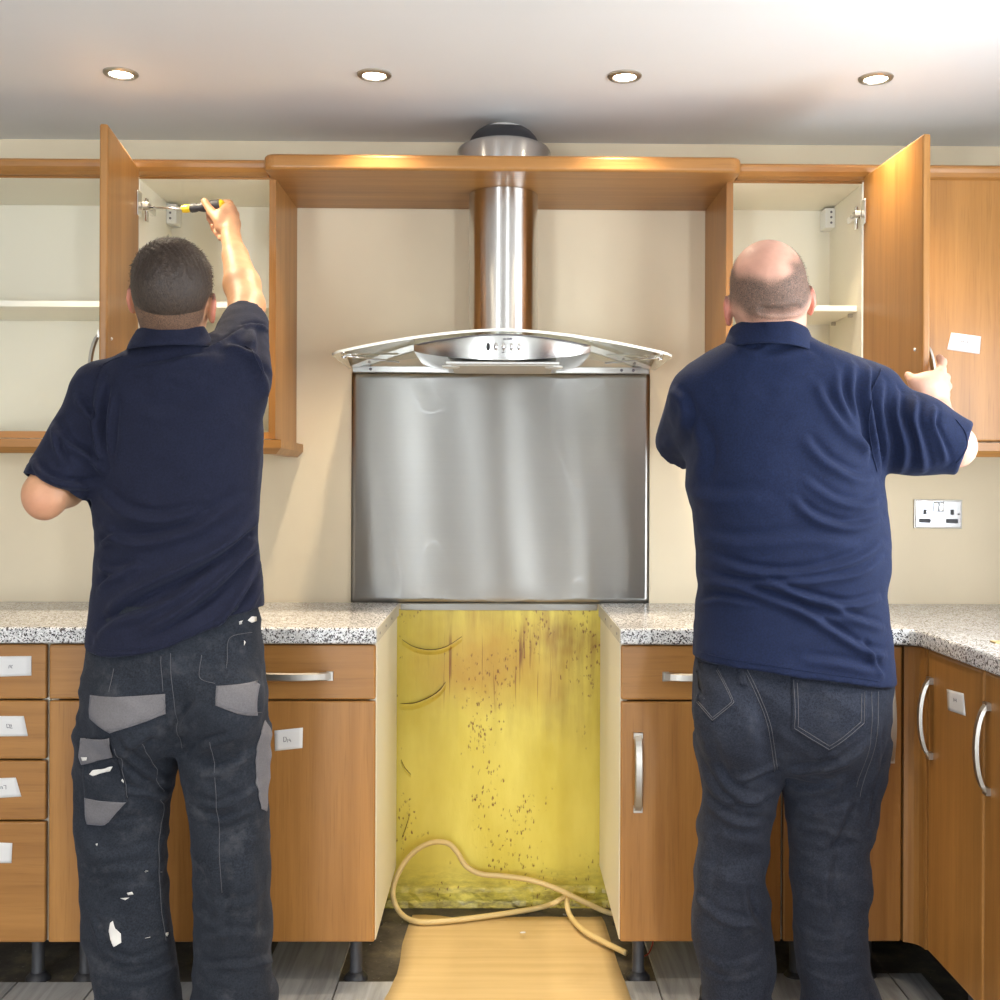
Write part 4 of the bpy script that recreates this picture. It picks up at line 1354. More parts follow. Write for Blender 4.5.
def hair_mat():
    m, nt, bs = new_mat('dark_brown_hair')
    f = noise(nt, coords(nt, (1, 1, 0.5)), 240, 3, 0.6, 0.6)
    at = node(nt, 'ShaderNodeAttribute', attribute_name='hair')
    c = ramp(nt, f, [(0.3, (0.020, 0.0125, 0.008)), (0.7, (0.062, 0.039, 0.026))])
    fade = ramp(nt, at.outputs['Fac'], [(0.30, (1, 1, 1)), (0.98, (0, 0, 0))])
    sp = ramp(nt, noise(nt, coords(nt, (1, 1, 0.5)), 620, 2, 0.6), [(0.35, (0.35, 0.35, 0.35)), (0.62, (1, 1, 1))])
    mm = node(nt, 'ShaderNodeMath', operation='MULTIPLY'); lk(nt, fade, mm.inputs[0]); lk(nt, sp, mm.inputs[1])
    c = mixc(nt, mm.outputs[0], c, (0.20, 0.115, 0.075))
    lk(nt, c, bs.inputs['Base Color'])
    bs.inputs['Roughness'].default_value = 0.5
    bump(nt, bs, f, 0.6, 0.004)
    return m
M['hair'] = hair_mat()
M['strand'] = simple('hair_strand', (0.050, 0.033, 0.024), 0.5)
M['stubble'] = simple('greying_stubble', (0.16, 0.12, 0.095), 0.7)

# ---------------------------------------------------------------- shared builders
def head_frame(px, py, d, roll, pitch, yaw=0.0):
    o = unproj(px, py, d)
    rot = Matrix.Rotation(yaw, 3, 'Z') @ Matrix.Rotation(roll, 3, 'Y') @ Matrix.Rotation(pitch, 3, 'X')
    return o, rot

def build_head(F, o, rot, wide=1.0, tall=1.0, ear_r=1.0, ears=True, ear_x=0.0):
    L = lambda x, y, z: o + rot @ Vector((x, y, z))
    F.ell(L(0, -0.010, 0.020 * tall), (0.0765 * wide, 0.097, 0.092 * tall), rot, 0.01)
    F.ell(L(0, 0.036, -0.030), (0.066 * wide, 0.062, 0.075), rot, 0.03)
    F.ell(L(0, 0.055, -0.080), (0.044 * wide, 0.042, 0.036), rot, 0.035)          # jaw and chin
    F.ell(L(0, 0.090, -0.098), (0.020, 0.016, 0.014), rot, 0.02)
    F.cone(L(0, 0.096, 0.005), L(0, 0.117, -0.036), 0.009, 0.014, 0.012)             # nose
    for s in (-1, 1):
        F.ell(L(s * 0.013, 0.103, -0.040), (0.008, 0.010, 0.007), rot, 0.006)
        F.cone(L(s * 0.014, 0.092, 0.022), L(s * 0.045, 0.080, 0.024), 0.010, 0.008, 0.014)   # brow
        F.ell(L(s * 0.031, 0.100, 0.004), (0.015, 0.014, 0.010), rot, 0.012, 'sub')
        F.ell(L(s * 0.040, 0.076, -0.030), (0.022, 0.018, 0.016), rot, 0.02)          # cheek
        # ear: flat shell with a bowl and lobe
        if not ears: continue
        ex = 0.0795 * wide + ear_x
        er = rot @ Matrix.Rotation(s * R(24), 3, 'Z')
        F.ell(L(s * (ex + 0.004), 0.004, -0.012), (0.0075, 0.019 * ear_r, 0.031 * ear_r), er, 0.006)
        F.ell(L(s * (ex + 0.003), 0.010, -0.038), (0.006, 0.010, 0.011), er, 0.006)
        F.ell(L(s * (ex + 0.010), 0.008, -0.006), (0.0045, 0.011, 0.018), er, 0.004, 'sub')
    F.cone(L(-0.019, 0.098, -0.066), L(0.019, 0.098, -0.066), 0.0075, 0.0075, 0.006)        # lips
    F.cone(L(-0.020, 0.107, -0.061), L(0.020, 0.107, -0.061), 0.0022, 0.0022, 0.003, 'sub')

def pxp(t):
    return unproj(t[0], t[1], t[2])

def build_shoe(parent, x, y, yaw):
    F = Field((x - 0.12, y - 0.14, -0.01), (x + 0.12, y + 0.24, 0.16), 0.006)
    c, s = math.cos(yaw), math.sin(yaw)
    T = lambda u, v, z: (x + u * c - v * s, y + u * s + v * c, z)
    F.cone(T(0, -0.05, 0.042), T(0, 0.06, 0.042), 0.040, 0.046, 0.03)
    F.cone(T(0, 0.06, 0.038), T(0.0, 0.155, 0.034), 0.046, 0.038, 0.03)
    F.cone(T(0, -0.04, 0.05), T(0, -0.035, 0.11), 0.040, 0.042, 0.03)
    F.v = np.maximum(F.v, (0.002 - F.ax[2])[None, None, :])
    V, Q = F.mesh(); V = relax(V, Q, 1)
    V[:, 2] = np.maximum(V[:, 2], 0.0) + 0.0082
    sh = np_mesh('shoe', V, Q, 'shoe', parent)
    bm = bmesh.new()
    out = [(0, -0.092), (0.034, -0.08), (0.043, -0.04), (0.040, 0.03), (0.050, 0.09), (0.045, 0.15), (0.026, 0.188), (0, 0.198)]
    out = out + [(-a, b) for a, b in reversed(out[1:-1])]
    poly_prism('sole', [(T(a, b, 0)[0], T(a, b, 0)[1]) for a, b in out], 0.0082, 0.030, 'black_plastic', sh, 0.004, 2)
    bm.free()
    return sh

def surf_patch(name, bvh, poly, d_ref, lift, mat, parent, cell=0.006, thick=0.0016, side=0):
    """piece of cloth or dried paint lying on a garment: outline given in photo pixels, laid on the surface along the depth axis"""
    P = [Vector((a, 0, b)) for a, b in poly] if side else [unproj(a, b, d_ref) for a, b in poly]
    bm = bmesh.new()
    vs = [bm.verts.new((p.x, 0, p.z)) for p in P]
    f = bm.faces.new(vs)
    xs = [p.x for p in P]; zs = [p.z for p in P]
    t = min(xs) + cell
    while t < max(xs):
        bmesh.ops.bisect_plane(bm, geom=bm.verts[:] + bm.edges[:] + bm.faces[:], plane_co=(t, 0, 0), plane_no=(1, 0, 0)); t += cell
    t = min(zs) + cell
    while t < max(zs):
        bmesh.ops.bisect_plane(bm, geom=bm.verts[:] + bm.edges[:] + bm.faces[:], plane_co=(0, 0, t), plane_no=(0, 0, 1)); t += cell
    bad = []
    for v in bm.verts:
        if side:
            hit, n, _, _ = bvh.ray_cast(Vector((0.3 * side, v.co.x, v.co.z)), Vector((-side, 0, 0)))
            if hit is None: hit, n, _, _ = bvh.find_nearest(Vector((-0.5, v.co.x, v.co.z)))
            v.co = hit + n * lift
            continue
        hit, n, _, _ = bvh.ray_cast(Vector((v.co.x, d_ref - 0.6, v.co.z)), Vector((0, 1, 0)))
        if hit is None:
            hit, n, _, dd = bvh.find_nearest(Vector((v.co.x, d_ref, v.co.z)))
        v.co = hit + n * lift
    bmesh.ops.recalc_face_normals(bm, faces=bm.faces)
    me = bpy.data.meshes.new(name); bm.to_mesh(me); bm.free()
    me.polygons.foreach_set('use_smooth', [True] * len(me.polygons))
    o = link_mesh(name, me, mat, parent)
    m = o.modifiers.new('thickness', 'SOLIDIFY'); m.thickness = thick; m.offset = 0
    return o

def surf_line(name, bvh, pts, d_ref, rad, mat, parent, lift=0.0008, dash=None):
    P = smooth_path([unproj(a, b, d_ref) for a, b in pts], 8) if len(pts) > 2 else [unproj(*pts[0], d_ref).lerp(unproj(*pts[1], d_ref), i / 12) for i in range(13)]
    out = []
    for p in P:
        hit, n, _, _ = bvh.ray_cast(Vector((p.x, d_ref - 0.6, p.z)), Vector((0, 1, 0)))
        if hit is not None: out.append(hit + n * lift)
    if len(out) < 2: return
    return tube(name, out, rad, mat, parent, 5)

def bvh_of(V, F):
    return BVHTree.FromPolygons([tuple(v) for v in V], [tuple(int(i) for i in f) for f in F])

def collar(parent, cpx, cpy, d, a0, b0, a1, b1, hgt, slope, mat, tilt=0.0):
    """folded polo collar standing round the neck"""
    c = unproj(cpx, cpy, d)
    bm = bmesh.new(); n = 48; rings = []
    for k in range(n + 1):
        th = R(90 + 22) + R(316) * k / n
        # open at the throat (front, +y)
        cs, sn = math.cos(th), math.sin(th)
        zt = c.z + slope * cs + tilt * -sn
        w = 0.0006 * math.sin(9 * th)
        row = []
        for (f, o_, dz) in ((0.0, 0.000, 0.006), (0.15, 0.004, 0.0), (0.5, 0.0075, 0.0), (1.0, 0.006, 0.0), (1.0, 0.002, 0.001), (0.1, -0.003, 0.003)):
            a = a0 + (a1 - a0) * f + o_ + w; b = b0 + (b1 - b0) * f + o_ + w
            row.append(bm.verts.new((c.x + a * cs, c.y + b * sn, zt - hgt * f + dz - 0.002)))
        rings.append(row)
    for r0, r1 in zip(rings[:-1], rings[1:]):
        for q in range(6):
            bm.faces.new((r0[q], r0[(q + 1) % 6], r1[(q + 1) % 6], r1[q]))
    bm.faces.new(rings[0]); bm.faces.new(rings[-1])
    o = bm_obj('collar', bm, mat, parent, True)
    m = o.modifiers.new('round', 'SUBSURF'); m.levels = 1; m.render_levels = 1
    return o

def strands(name, V, N, dens, count, length, dirf, mat, parent, seed, width=0.0006):
    rs = np.random.RandomState(seed)
    p = dens / dens.sum(); ids = rs.choice(len(V), count, p=p)
    base = V[ids] + rs.normal(0, 0.0012, (count, 3)); nn = N[ids]
    D = dirf(V[ids], nn) + rs.normal(0, 0.25, (count, 3)); D /= np.linalg.norm(D, axis=1, keepdims=True)
    side = np.cross(D, nn + 0.01); side /= np.maximum(np.linalg.norm(side, axis=1, keepdims=True), 1e-6)
    ln = length * rs.uniform(0.5, 1.2, (count, 1)) * np.clip(dens[ids][:, None], 0.25, 1)
    a = base + side * width; b = base - side * width; mid = base + D * ln * 0.55 + nn * 0.0006; tip = base + D * ln - nn * ln * 0.15
    Vv = np.stack([a, b, mid - side * width * 0.7, tip, mid + side * width * 0.7], 1).reshape(-1, 3)
    me = bpy.data.meshes.new(name)
    o5 = np.arange(count)[:, None] * 5
    F4 = o5 + np.array([[0, 1, 2, 4]]); F3 = o5 + np.array([[4, 2, 3]])
    me.from_pydata(Vv.tolist(), [], F4.tolist() + F3.tolist())
    me.polygons.foreach_set('use_smooth', [True] * len(me.polygons))
    return link_mesh(name, me, mat, parent)

def smooth_rim(V, F, it=14):
    """even out the open edge of a garment"""
    E = np.concatenate([F[:, [0, 1]], F[:, [1, 2]], F[:, [2, 3]], F[:, [3, 0]]]); S_ = np.sort(E, 1)
    key = S_[:, 0].astype(np.int64) * (len(V) + 1) + S_[:, 1]
    u, c = np.unique(key, return_counts=True); b = u[c == 1]
    B = np.stack([b // (len(V) + 1), b % (len(V) + 1)], 1)
    V = V.copy(); deg = np.zeros(len(V)); np.add.at(deg, B.ravel(), 1); ok = deg == 2
    for _ in range(it):
        S2 = np.zeros_like(V)
        np.add.at(S2, B[:, 0], V[B[:, 1]]); np.add.at(S2, B[:, 1], V[B[:, 0]])
        V[ok] = V[ok] * 0.4 + 0.6 * S2[ok] / 2
    return V

def cut_faces(V, F, N, tests):
    keep = np.ones(len(F), bool); C = V[F].mean(1); FN = N[F].mean(1); FN /= np.maximum(np.linalg.norm(FN, axis=1, keepdims=True), 1e-9)
    for t in tests: keep &= ~t(C, FN)
    return F[keep]

H_BODY, H_CLOTH = 0.005, 0.005

# ================================================================= dark-haired worker
def worker_one():
    T0 = time.time()
    root = thing('person', 'dark-haired worker in navy polo and grey-patched work trousers, using a screwdriver overhead', 'person', (-0.72, 2.54, 0.0))
    torso = ringset([(336, 150, 202, 2.46, .060), (344, 142, 212, 2.47, .078), (352, 128, 224, 2.475, .095), (362, 110, 238, 2.48, .110), (380, 100, 250, 2.485, .120), (400, 97, 258, 2.49, .127),
                     (430, 96, 262, 2.49, .130), (460, 95, 262, 2.495, .130), (490, 94, 260, 2.50, .126), (525, 97, 257, 2.505, .120), (548, 99, 258, 2.505, .119), (562, 97, 259, 2.505, .120),
                     (598, 94, 263, 2.505, .126), (631, 89, 264, 2.505, .132), (654, 87, 264, 2.505, .134), (685, 86, 265, 2.505, .134)])
    pelvis = ringset([(590, 98, 256, 2.505, .114), (628, 93, 260, 2.505, .120), (655, 89, 263, 2.505, .124), (690, 82, 266, 2.505, .124), (715, 80, 267, 2.505, .118), (735, 79, 267, 2.51, .104), (748, 84, 262, 2.51, .08)])
    legL = ringset([(730, 80, 170, 2.505, .100), (760, 76, 177, 2.51, .098), (789, 77, 172, 2.515, .090), (838, 79, 166, 2.52, .083), (878, 82, 166, 2.525, .080), (918, 82, 169, 2.535, .080), (954, 89, 175, 2.545, .079),
                    (984, 96, 178, 2.555, .080), (1005, 94, 181, 2.56, .086), (1031, 92, 184, 2.565, .092)])
    legR = ringset([(730, 184, 267, 2.505, .100), (760, 181, 268, 2.51, .098), (812, 190, 268, 2.52, .090), (865, 195, 270, 2.525, .082), (905, 196, 271, 2.535, .080), (944, 195, 271, 2.545, .079), (977, 193, 272, 2.55, .080),
                    (990, 192, 277, 2.555, .084), (1010, 190, 277, 2.56, .088), (1031, 189, 276, 2.565, .092)])
    shL, elL, wrL, haL = pxp((103, 392, 2.475)), pxp((46, 493, 2.40)), pxp((84, 474, 2.57)), pxp((86, 455, 2.605))
    shR, elR, wrR = pxp((234, 362, 2.50)), pxp((247, 306, 2.69)), pxp((231, 238, 2.885))
    # ---- body
    F = Field((-1.13, 2.22, -0.01), (-0.42, 3.06, 2.02), H_BODY)
    F.loft(torso[1:-3], 0.02, 2.3, 0.018)
    F.loft(pelvis, 0.02, 2.3, 0.016)
    sl = lambda L: [r if r[0] > 0.09 else (0.09 + (r[0] - 0.03), r[1], r[2], r[3], r[4]) for r in L]
    for leg in (legL, legR):
        F.loft([(z, cx, cy, a * 0.72, b * 0.70) for z, cx, cy, a, b in leg if z > 0.06], 0.02, 2.1, 0.0)
    for leg in (legL, legR):
        z, cx, cy, a, b = leg[-1]
        F.cone((cx, cy, 0.10), (cx, cy + 0.01, 0.055), 0.040, 0.035, 0.02)
        F.cone((cx, cy, 0.05), (cx, cy + 0.11, 0.040), 0.030, 0.024, 0.02)
    F.cone(shL, elL, 0.045, 0.042, 0.02)
    F.ell(elL + Vector((0.002, -0.016, -0.018)), (0.036, 0.030, 0.038), None, 0.03)
    F.cone(elL, elL.lerp(wrL, 0.35) + Vector((0.012, 0, -0.004)), 0.044, 0.043, 0.015); F.cone(elL.lerp(wrL, 0.35), wrL, 0.043, 0.029, 0.015)
    # left hand closing on the lower edge of the cabinet door
    F.cone(wrL, haL, 0.026, 0.028, 0.02, flat=((1, 0, 0), 0.62))
    for i in range(4):
        k0 = haL + Vector((-0.008, 0.012 + 0.019 * i, 0.024 - 0.004 * i))
        F.chain([haL, k0, k0 + Vector((0.000, 0.010, 0.030)), k0 + Vector((0.004, 0.016, 0.052)), k0 + Vector((0.008, 0.018, 0.068))], [0.010, 0.0098, 0.0088, 0.0082, 0.0075], 0.005)
    F.chain([wrL + Vector((0.010, 0.02, 0.01)), haL + Vector((0.020, -0.014, 0.014)), haL + Vector((0.028, -0.012, 0.034)), haL + Vector((0.032, -0.006, 0.052))], [0.014, 0.0115, 0.010, 0.0085], 0.006)
    # raised right arm
    F.cone(shR, elR, 0.046, 0.040, 0.02)
    fa = elR.lerp(wrR, 0.30)
    F.cone(elR, fa, 0.042, 0.0425, 0.015); F.cone(fa, elR.lerp(wrR, 0.72), 0.0425, 0.031, 0.015); F.cone(elR.lerp(wrR, 0.72), wrR, 0.031, 0.0235, 0.012)
    # right hand gripping the screwdriver
    F.cone(wrR, pxp((231, 224, 2.92)), 0.0225, 0.024, 0.012); F.cone(pxp((230, 224, 2.925)), pxp((228, 211, 2.94)), 0.0245, 0.021, 0.010)
    F.cone(pxp((221, 228, 2.905)), pxp((222, 214, 2.915)), 0.016, 0.017, 0.010)      # heel and base of thumb
    F.chain([pxp(q) for q in ((219, 221, 2.905), (212, 212.5, 2.920), (204.5, 201.5, 2.930))], [0.0150, 0.0115, 0.0095], 0.006)
    F.chain([pxp(q) for q in ((232, 209, 2.945), (229, 203.5, 2.968), (218, 203, 2.985), (209, 212, 2.978), (209.5, 219, 2.962))], [0.0125, 0.0105, 0.0098, 0.0092, 0.0085], 0.004)
    F.chain([pxp(q) for q in ((235, 215, 2.950), (232, 212, 2.978), (221, 213, 2.994), (212, 221.5, 2.978), (213.5, 226.5, 2.958))], [0.0125, 0.0108, 0.0098, 0.0092, 0.0085], 0.004)
    F.chain([pxp(q) for q in ((236, 222, 2.950), (233, 220, 2.976), (223, 221, 2.988), (214.5, 229, 2.972), (217, 233, 2.952))], [0.0120, 0.0102, 0.0092, 0.0088, 0.0082], 0.004)
    F.chain([pxp(q) for q in ((236, 229, 2.940), (233, 228, 2.964), (225, 229, 2.974), (219, 235.5, 2.958), (221, 239, 2.942))], [0.0110, 0.0092, 0.0085, 0.0080, 0.0075], 0.004)
    # head and neck
    o, rot = head_frame(172.5, 296.5, 2.425, R(6.5), R(14), R(2))
    build_head(F, o, rot, 1.02, 1.02)
    Lc = lambda x, y, z: o + rot @ Vector((x, y, z))
    F.cone(Lc(0, -0.020, -0.035), unproj(171, 350, 2.47), 0.059, 0.058, 0.03)
    V, Q = F.mesh(); V = relax(V, Q, 1, 0.4); N = vnormals(V, Q)
    loc = (V - np.array(o)) @ np.array(rot)                     # head coordinates
    inhead = (np.abs(loc[:, 0]) < 0.12) & (np.abs(loc[:, 1]) < 0.14) & (loc[:, 2] > -0.14)
    def dens(l):
        low = -0.098 + 0.045 * sstep(np.abs(l[:, 0]), 0.045, 0.08) * sstep(l[:, 1], -0.07, 0.0)
        g = sstep(l[:, 2], low, low + 0.075)
        ear = 1 - sstep(0.034 - np.hypot((l[:, 1] - 0.004) * 1.3, l[:, 2] + 0.016), 0.0, 0.012) * (np.abs(l[:, 0]) > 0.068)
        facecut = 1 - sstep(l[:, 1], 0.018 + 0.055 * sstep(l[:, 2], 0.0, 0.07), 0.034 + 0.055 * sstep(l[:, 2], 0.0, 0.07))
        return g * ear * facecut
    hd = np.where(inhead, sstep(dens(loc), 0.0, 0.42), 0)
    ears = inhead * sstep(np.abs(loc[:, 0]), 0.080, 0.088) * (np.abs(loc[:, 2] + 0.015) < 0.05)
    elb = np.exp(-((V - np.array(elL + Vector((0, -0.03, -0.02)))) ** 2).sum(1) / 0.045 ** 2) * 0.45
    hand = np.exp(-((V - np.array(pxp((222, 222, 2.95)))) ** 2).sum(1) / 0.06 ** 2) * 0.30
    body = np_mesh('body', V, Q, SKIN_L, root, {'hair': hd, 'ruddy': np.clip(ears * 0.8 + elb + hand + inhead * 0.12, 0, 1)})
    for s in (-1, 1):
        bm = bmesh.new(); bmesh.ops.create_uvsphere(bm, u_segments=14, v_segments=10, radius=0.0118)
        bm.transform(Matrix.Translation(Lc(s * 0.031, 0.0845, 0.004))); bm_obj('eye', bm, 'eye', body, True)
    # ---- hair cap with combed strands
    Hh = Field(np.array(o) - 0.135, np.array(o) + 0.135, 0.0035)
    build_head(Hh, o, rot, 1.02, 1.02, ears=False)
    X, Y, Z = np.meshgrid(*Hh.ax, indexing='ij')
    lp = (np.stack([X.ravel(), Y.ravel(), Z.ravel()], 1) - np.array(o)) @ np.array(rot)
    g = dens(lp).reshape(Hh.v.shape); top = sstep(lp[:, 2], 0.0, 0.09).reshape(Hh.v.shape)
    Hh.v -= (-0.004 + g * (0.0065 + 0.0055 * top)).astype(np.float32)
    HV, HQ = Hh.mesh(); HN = vnormals(HV, HQ); hl = (HV - np.array(o)) @ np.array(rot)
    gd = dens(hl); ridge = np.sin(hl[:, 0] * 420 + 9 * np.sin(hl[:, 1] * 40 + hl[:, 2] * 25) + 40 * hl[:, 1])
    HV = HV + HN * (ridge * 0.0009 * sstep(hl[:, 2], 0.02, 0.07))[:, None]
    keep = dens((HV[HQ].mean(1) - np.array(o)) @ np.array(rot)) > 0.30
    HQ2 = HQ[keep]
    hair = np_mesh('hair', HV, HQ2, 'hair', root, {'hair': gd})
    def comb(v, n):
        l = (v - np.array(o)) @ np.array(rot)
        t = np.stack([-0.9 * l[:, 0] * 6 + 0.5, 0.7 + 0 * l[:, 1], -0.25 - 4 * l[:, 2]], 1)
        t = t @ np.array(rot).T
        t -= n * (t * n).sum(1, keepdims=True)
        return t / np.maximum(np.linalg.norm(t, axis=1, keepdims=True), 1e-6) + n * 0.35
    strands('hair_strands', HV, HN, np.clip(gd, 0, 1) * sstep(hl[:, 2], 0.0, 0.06) + 1e-6, 5200, 0.010, comb, 'strand', hair, 3)
    # ---- polo shirt
    hp = [(80, 651), (100, 655), (118, 656), (145, 654), (172, 648), (200, 635), (232, 619), (268, 608)]
    hx = np.array([unproj(a, b, 2.45).x for a, b in hp]); hz = np.array([unproj(a, b, 2.42).z for a, b in hp])
    hem = lambda x: np.interp(x, hx, hz)
    S = Field((-1.10, 2.28, 0.84), (-0.40, 2.80, 1.72), H_CLOTH)
    S.loft(torso, 0.02, 2.3, 0.0, hem)
    cL = pxp((52, 487, 2.415)); aL = (cL - shL).normalized()
    S.cone(shL, cL + aL * 0.06, 0.058, 0.066, 0.045, cut=(cL, aL))
    S.ell(pxp((100, 390, 2.475)), (0.052, 0.070, 0.050), None, 0.04)
    cR = pxp((246, 317, 2.645)); aR = (elR - shR).normalized()
    S.cone(shR + Vector((0, 0, -0.03)), cR + aR * 0.05, 0.082, 0.044, 0.05, cut=(cR, aR))
    V, Q = S.mesh(); V = relax(V, Q, 2, 0.5); N = vnormals(V, Q)
    stw = [([(263, 478), (250, 515), (220, 548), (180, 570), (135, 592), (108, 612)], .014, .0075),
           ([(262, 505), (248, 545), (215, 585), (180, 612), (150, 630)], .012, .0070),
           ([(259, 530), (248, 570), (232, 605), (212, 632)], .010, .0060),
           ([(261, 548), (254, 580), (246, 610)], .008, .0045),
           ([(104, 528), (122, 541), (150, 543), (195, 530), (238, 500)], .016, .0050),
           ([(98, 492), (125, 512), (160, 520), (200, 514)], .015, .0045),
           ([(98, 545), (108, 540), (118, 536)], .009, .0045), ([(95, 565), (112, 572), (140, 566)], .011, .0045),
           ([(96, 590), (110, 580), (128, 575)], .010, .0040), ([(96, 640), (118, 622), (150, 612), (190, 590), (225, 560)], .014, .0045),
           ([(104, 382), (100, 410), (100, 440), (103, 470)], .012, .0065), ([(115, 395), (112, 430), (108, 462)], .012, .0035),
           ([(75, 398), (90, 415), (101, 438)], .010, .0050), ([(60, 430), (70, 445), (95, 462), (102, 470)], .010, .0055), ([(55, 425), (62, 450), (70, 468)], .008, .0045),
           ([(38, 462), (55, 478), (80, 486), (98, 482)], .009, .0055), ([(30, 466), (45, 484), (66, 494), (82, 495)], .006, .0030),
           ([(222, 345), (240, 352), (255, 372), (258, 400)], .012, .0060), ([(238, 322), (246, 345), (252, 375)], .010, .0050), ([(255, 330), (262, 352), (264, 385)], .008, .0045),
           ([(228, 320), (244, 316), (260, 324)], .007, .0040), ([(150, 380), (175, 376), (210, 385)], .020, .0025), ([(135, 372), (170, 366), (212, 356)], .012, .0030),
           ([(130, 410), (170, 418), (230, 405)], .025, .0025), ([(205, 350), (222, 336), (232, 322)], .008, .0040)]
    aLn, aRn, cLn, cRn = np.array(aL), np.array(aR), np.array(cL), np.array(cR)
    Q = cut_faces(V, Q, N, [lambda C, n: (np.abs((C - cLn) @ aLn) < 0.012) & (n @ aLn > 0.72) & (np.linalg.norm(C - cLn, axis=1) < 0.1),
                                       lambda C, n: (np.abs((C - cRn) @ aRn) < 0.012) & (n @ aRn > 0.72) & (np.linalg.norm(C - cRn, axis=1) < 0.08),
                                       lambda C, n: (np.abs(C[:, 2] - hem(C[:, 0])) < 0.012) & (n[:, 2] < -0.72)])
    D = folds(V, N, stw, 2.40, gain=2.7)
    D += 0.0022 * vnoise(V * np.array([16, 16, 22])) + 0.0010 * vnoise(V * np.array([42, 42, 60]) + 5)
    V = V + N * D[:, None]
    V = smooth_rim(V, Q)
    shirt = np_mesh('polo_shirt', V, Q, 'navy', root)
    m = shirt.modifiers.new('thickness', 'SOLIDIFY'); m.thickness = 0.003; m.offset = -1
    bv = bvh_of(V, Q)
    for pts in ([(104, 366), (98, 395), (98, 430), (102, 468)], [(240, 343), (252, 352), (261, 372)]):
        surf_line('armhole_seam', bv, pts, 2.42, 0.0011, 'navy', shirt)
    surf_line('shoulder_seam', bv, [(128, 358), (112, 362), (100, 368)], 2.42, 0.0010, 'navy', shirt)
    surf_line('hem_stitch', bv, [(a, b - 7) for a, b in hp[1:-1]], 2.40, 0.0007, 'navy', shirt)
    collar(shirt, 171, 329, 2.448, 0.068, 0.074, 0.086, 0.096, 0.046, 0.006, 'navy', -0.002)
    # ---- work trousers
    W = Field((-1.02, 2.30, 0.0), (-0.42, 2.72, 1.0), H_CLOTH)
    W.loft(legL, 0.012, 2.3); W.loft(legR, 0.012, 2.3)
    W.loft(pelvis, 0.03, 2.4)
    W.ell(pxp((133, 712, 2.435)), (0.088, 0.075, 0.095), None, 0.03); W.ell(pxp((222, 706, 2.435)), (0.088, 0.075, 0.095), None, 0.03)
    W.cone(pxp((176, 695, 2.355)), pxp((180, 760, 2.40)), 0.010, 0.024, 0.025, 'sub'); W.cone(pxp((92, 838, 2.415)), pxp((155, 830, 2.415)), 0.017, 0.017, 0.04, 'sub'); W.cone(pxp((203, 832, 2.415)), pxp((258, 836, 2.415)), 0.017, 0.017, 0.04, 'sub')
    V, Q = W.mesh(); V = relax(V, Q, 2, 0.5); N = vnormals(V, Q)
    stw = [([(178, 735), (192, 715), (205, 700)], .010, .0060), ([(176, 742), (160, 730), (140, 738), (122, 752)], .012, .0055), ([(120, 735), (140, 765), (160, 790)], .010, .0060), ([(118, 750), (135, 780), (158, 805)], .010, .0055),
           ([(125, 790), (150, 800), (166, 815)], .010, .0055), ([(95, 838), (120, 828), (160, 832)], .012, .0050), ([(82, 850), (110, 860), (150, 852)], .013, .0045), ([(84, 880), (120, 872), (160, 880)], .012, .0040),
           ([(92, 910), (115, 892), (150, 900)], .013, .0045), ([(85, 925), (92, 940), (98, 965)], .010, .0060), ([(100, 960), (125, 972), (172, 962)], .011, .0050), ([(98, 985), (130, 992), (175, 982)], .010, .0060),
           ([(190, 800), (215, 808), (240, 800), (262, 788)], .011, .0060), ([(192, 815), (220, 825), (255, 812)], .010, .0050), ([(196, 850), (225, 842), (262, 850)], .012, .0045), ([(198, 775), (225, 770), (255, 752)], .012, .0045),
           ([(186, 765), (205, 745), (235, 735)], .012, .0050), ([(196, 905), (230, 912), (268, 900)], .014, .0040), ([(198, 950), (230, 942), (268, 955)], .013, .0045), ([(195, 980), (230, 975), (270, 982)], .010, .0060), ([(250, 970), (262, 985), (276, 992)], .008, .0060),
           ([(150, 840), (146, 880), (150, 930), (158, 960)], .014, .0045), ([(215, 850), (212, 900), (215, 950)], .016, .0040), ([(245, 860), (248, 910), (246, 960)], .016, .0040)]
    stw = [(p_, w_, h_ * (0.6 if p_[0][1] > 795 and abs(p_[0][1] - p_[-1][1]) < 16 else 1.0)) for p_, w_, h_ in stw]
    D = folds(V, N, stw, 2.42, gain=1.5)
    D += 0.0030 * (1 - 2 * np.abs(vnoise(V * np.array([11, 11, 17]) + V[:, [2, 2, 0]] * 9))) - 0.001
    D += 0.0030 * vnoise(V * np.array([14, 14, 20]) + 3) + 0.0013 * vnoise(V * np.array([40, 40, 46]) + 9)
    D *= sstep(V[:, 2], -0.02, 0.05)
    V = V + N * D[:, None]
    Q = cut_faces(V, Q, vnormals(V, Q), [lambda C, n: (C[:, 2] < 0.06) & (n[:, 2] < -0.8)])
    V = smooth_rim(V, Q)
    tr = np_mesh('work_trousers', V, Q, 'workwear', root)
    bv = bvh_of(V, Q)
    def pocket(name, poly, mat, stitched=True, lift=0.0022):
        o_ = surf_patch(name, bv, poly, 2.40, lift, mat, tr)
        return o_
    pocket('back_pocket', [(91, 695), (130, 694), (168, 692), (168, 712), (142, 721), (116, 729), (92, 717)], 'grey_patch')
    pocket('back_pocket', [(219.5, 684), (240, 683.5), (256, 683), (256, 716), (240, 711), (220, 702)], 'grey_patch')
    pocket('cargo_pocket', [(79, 760), (118, 757), (123, 805), (99, 829), (80, 828), (79, 802)], 'workwear', True, 0.0030)
    pocket('cargo_flap', [(80, 740), (116, 734), (116, 754), (79, 767), (76.5, 759)], 'grey_patch', True, 0.0065)
    pocket('cargo_pocket_base', [(79.5, 802), (122, 805), (99, 829.5), (80.5, 829)], 'grey_patch', True, 0.0050)
    zz = lambda py: unproj(262, py, 2.48).z
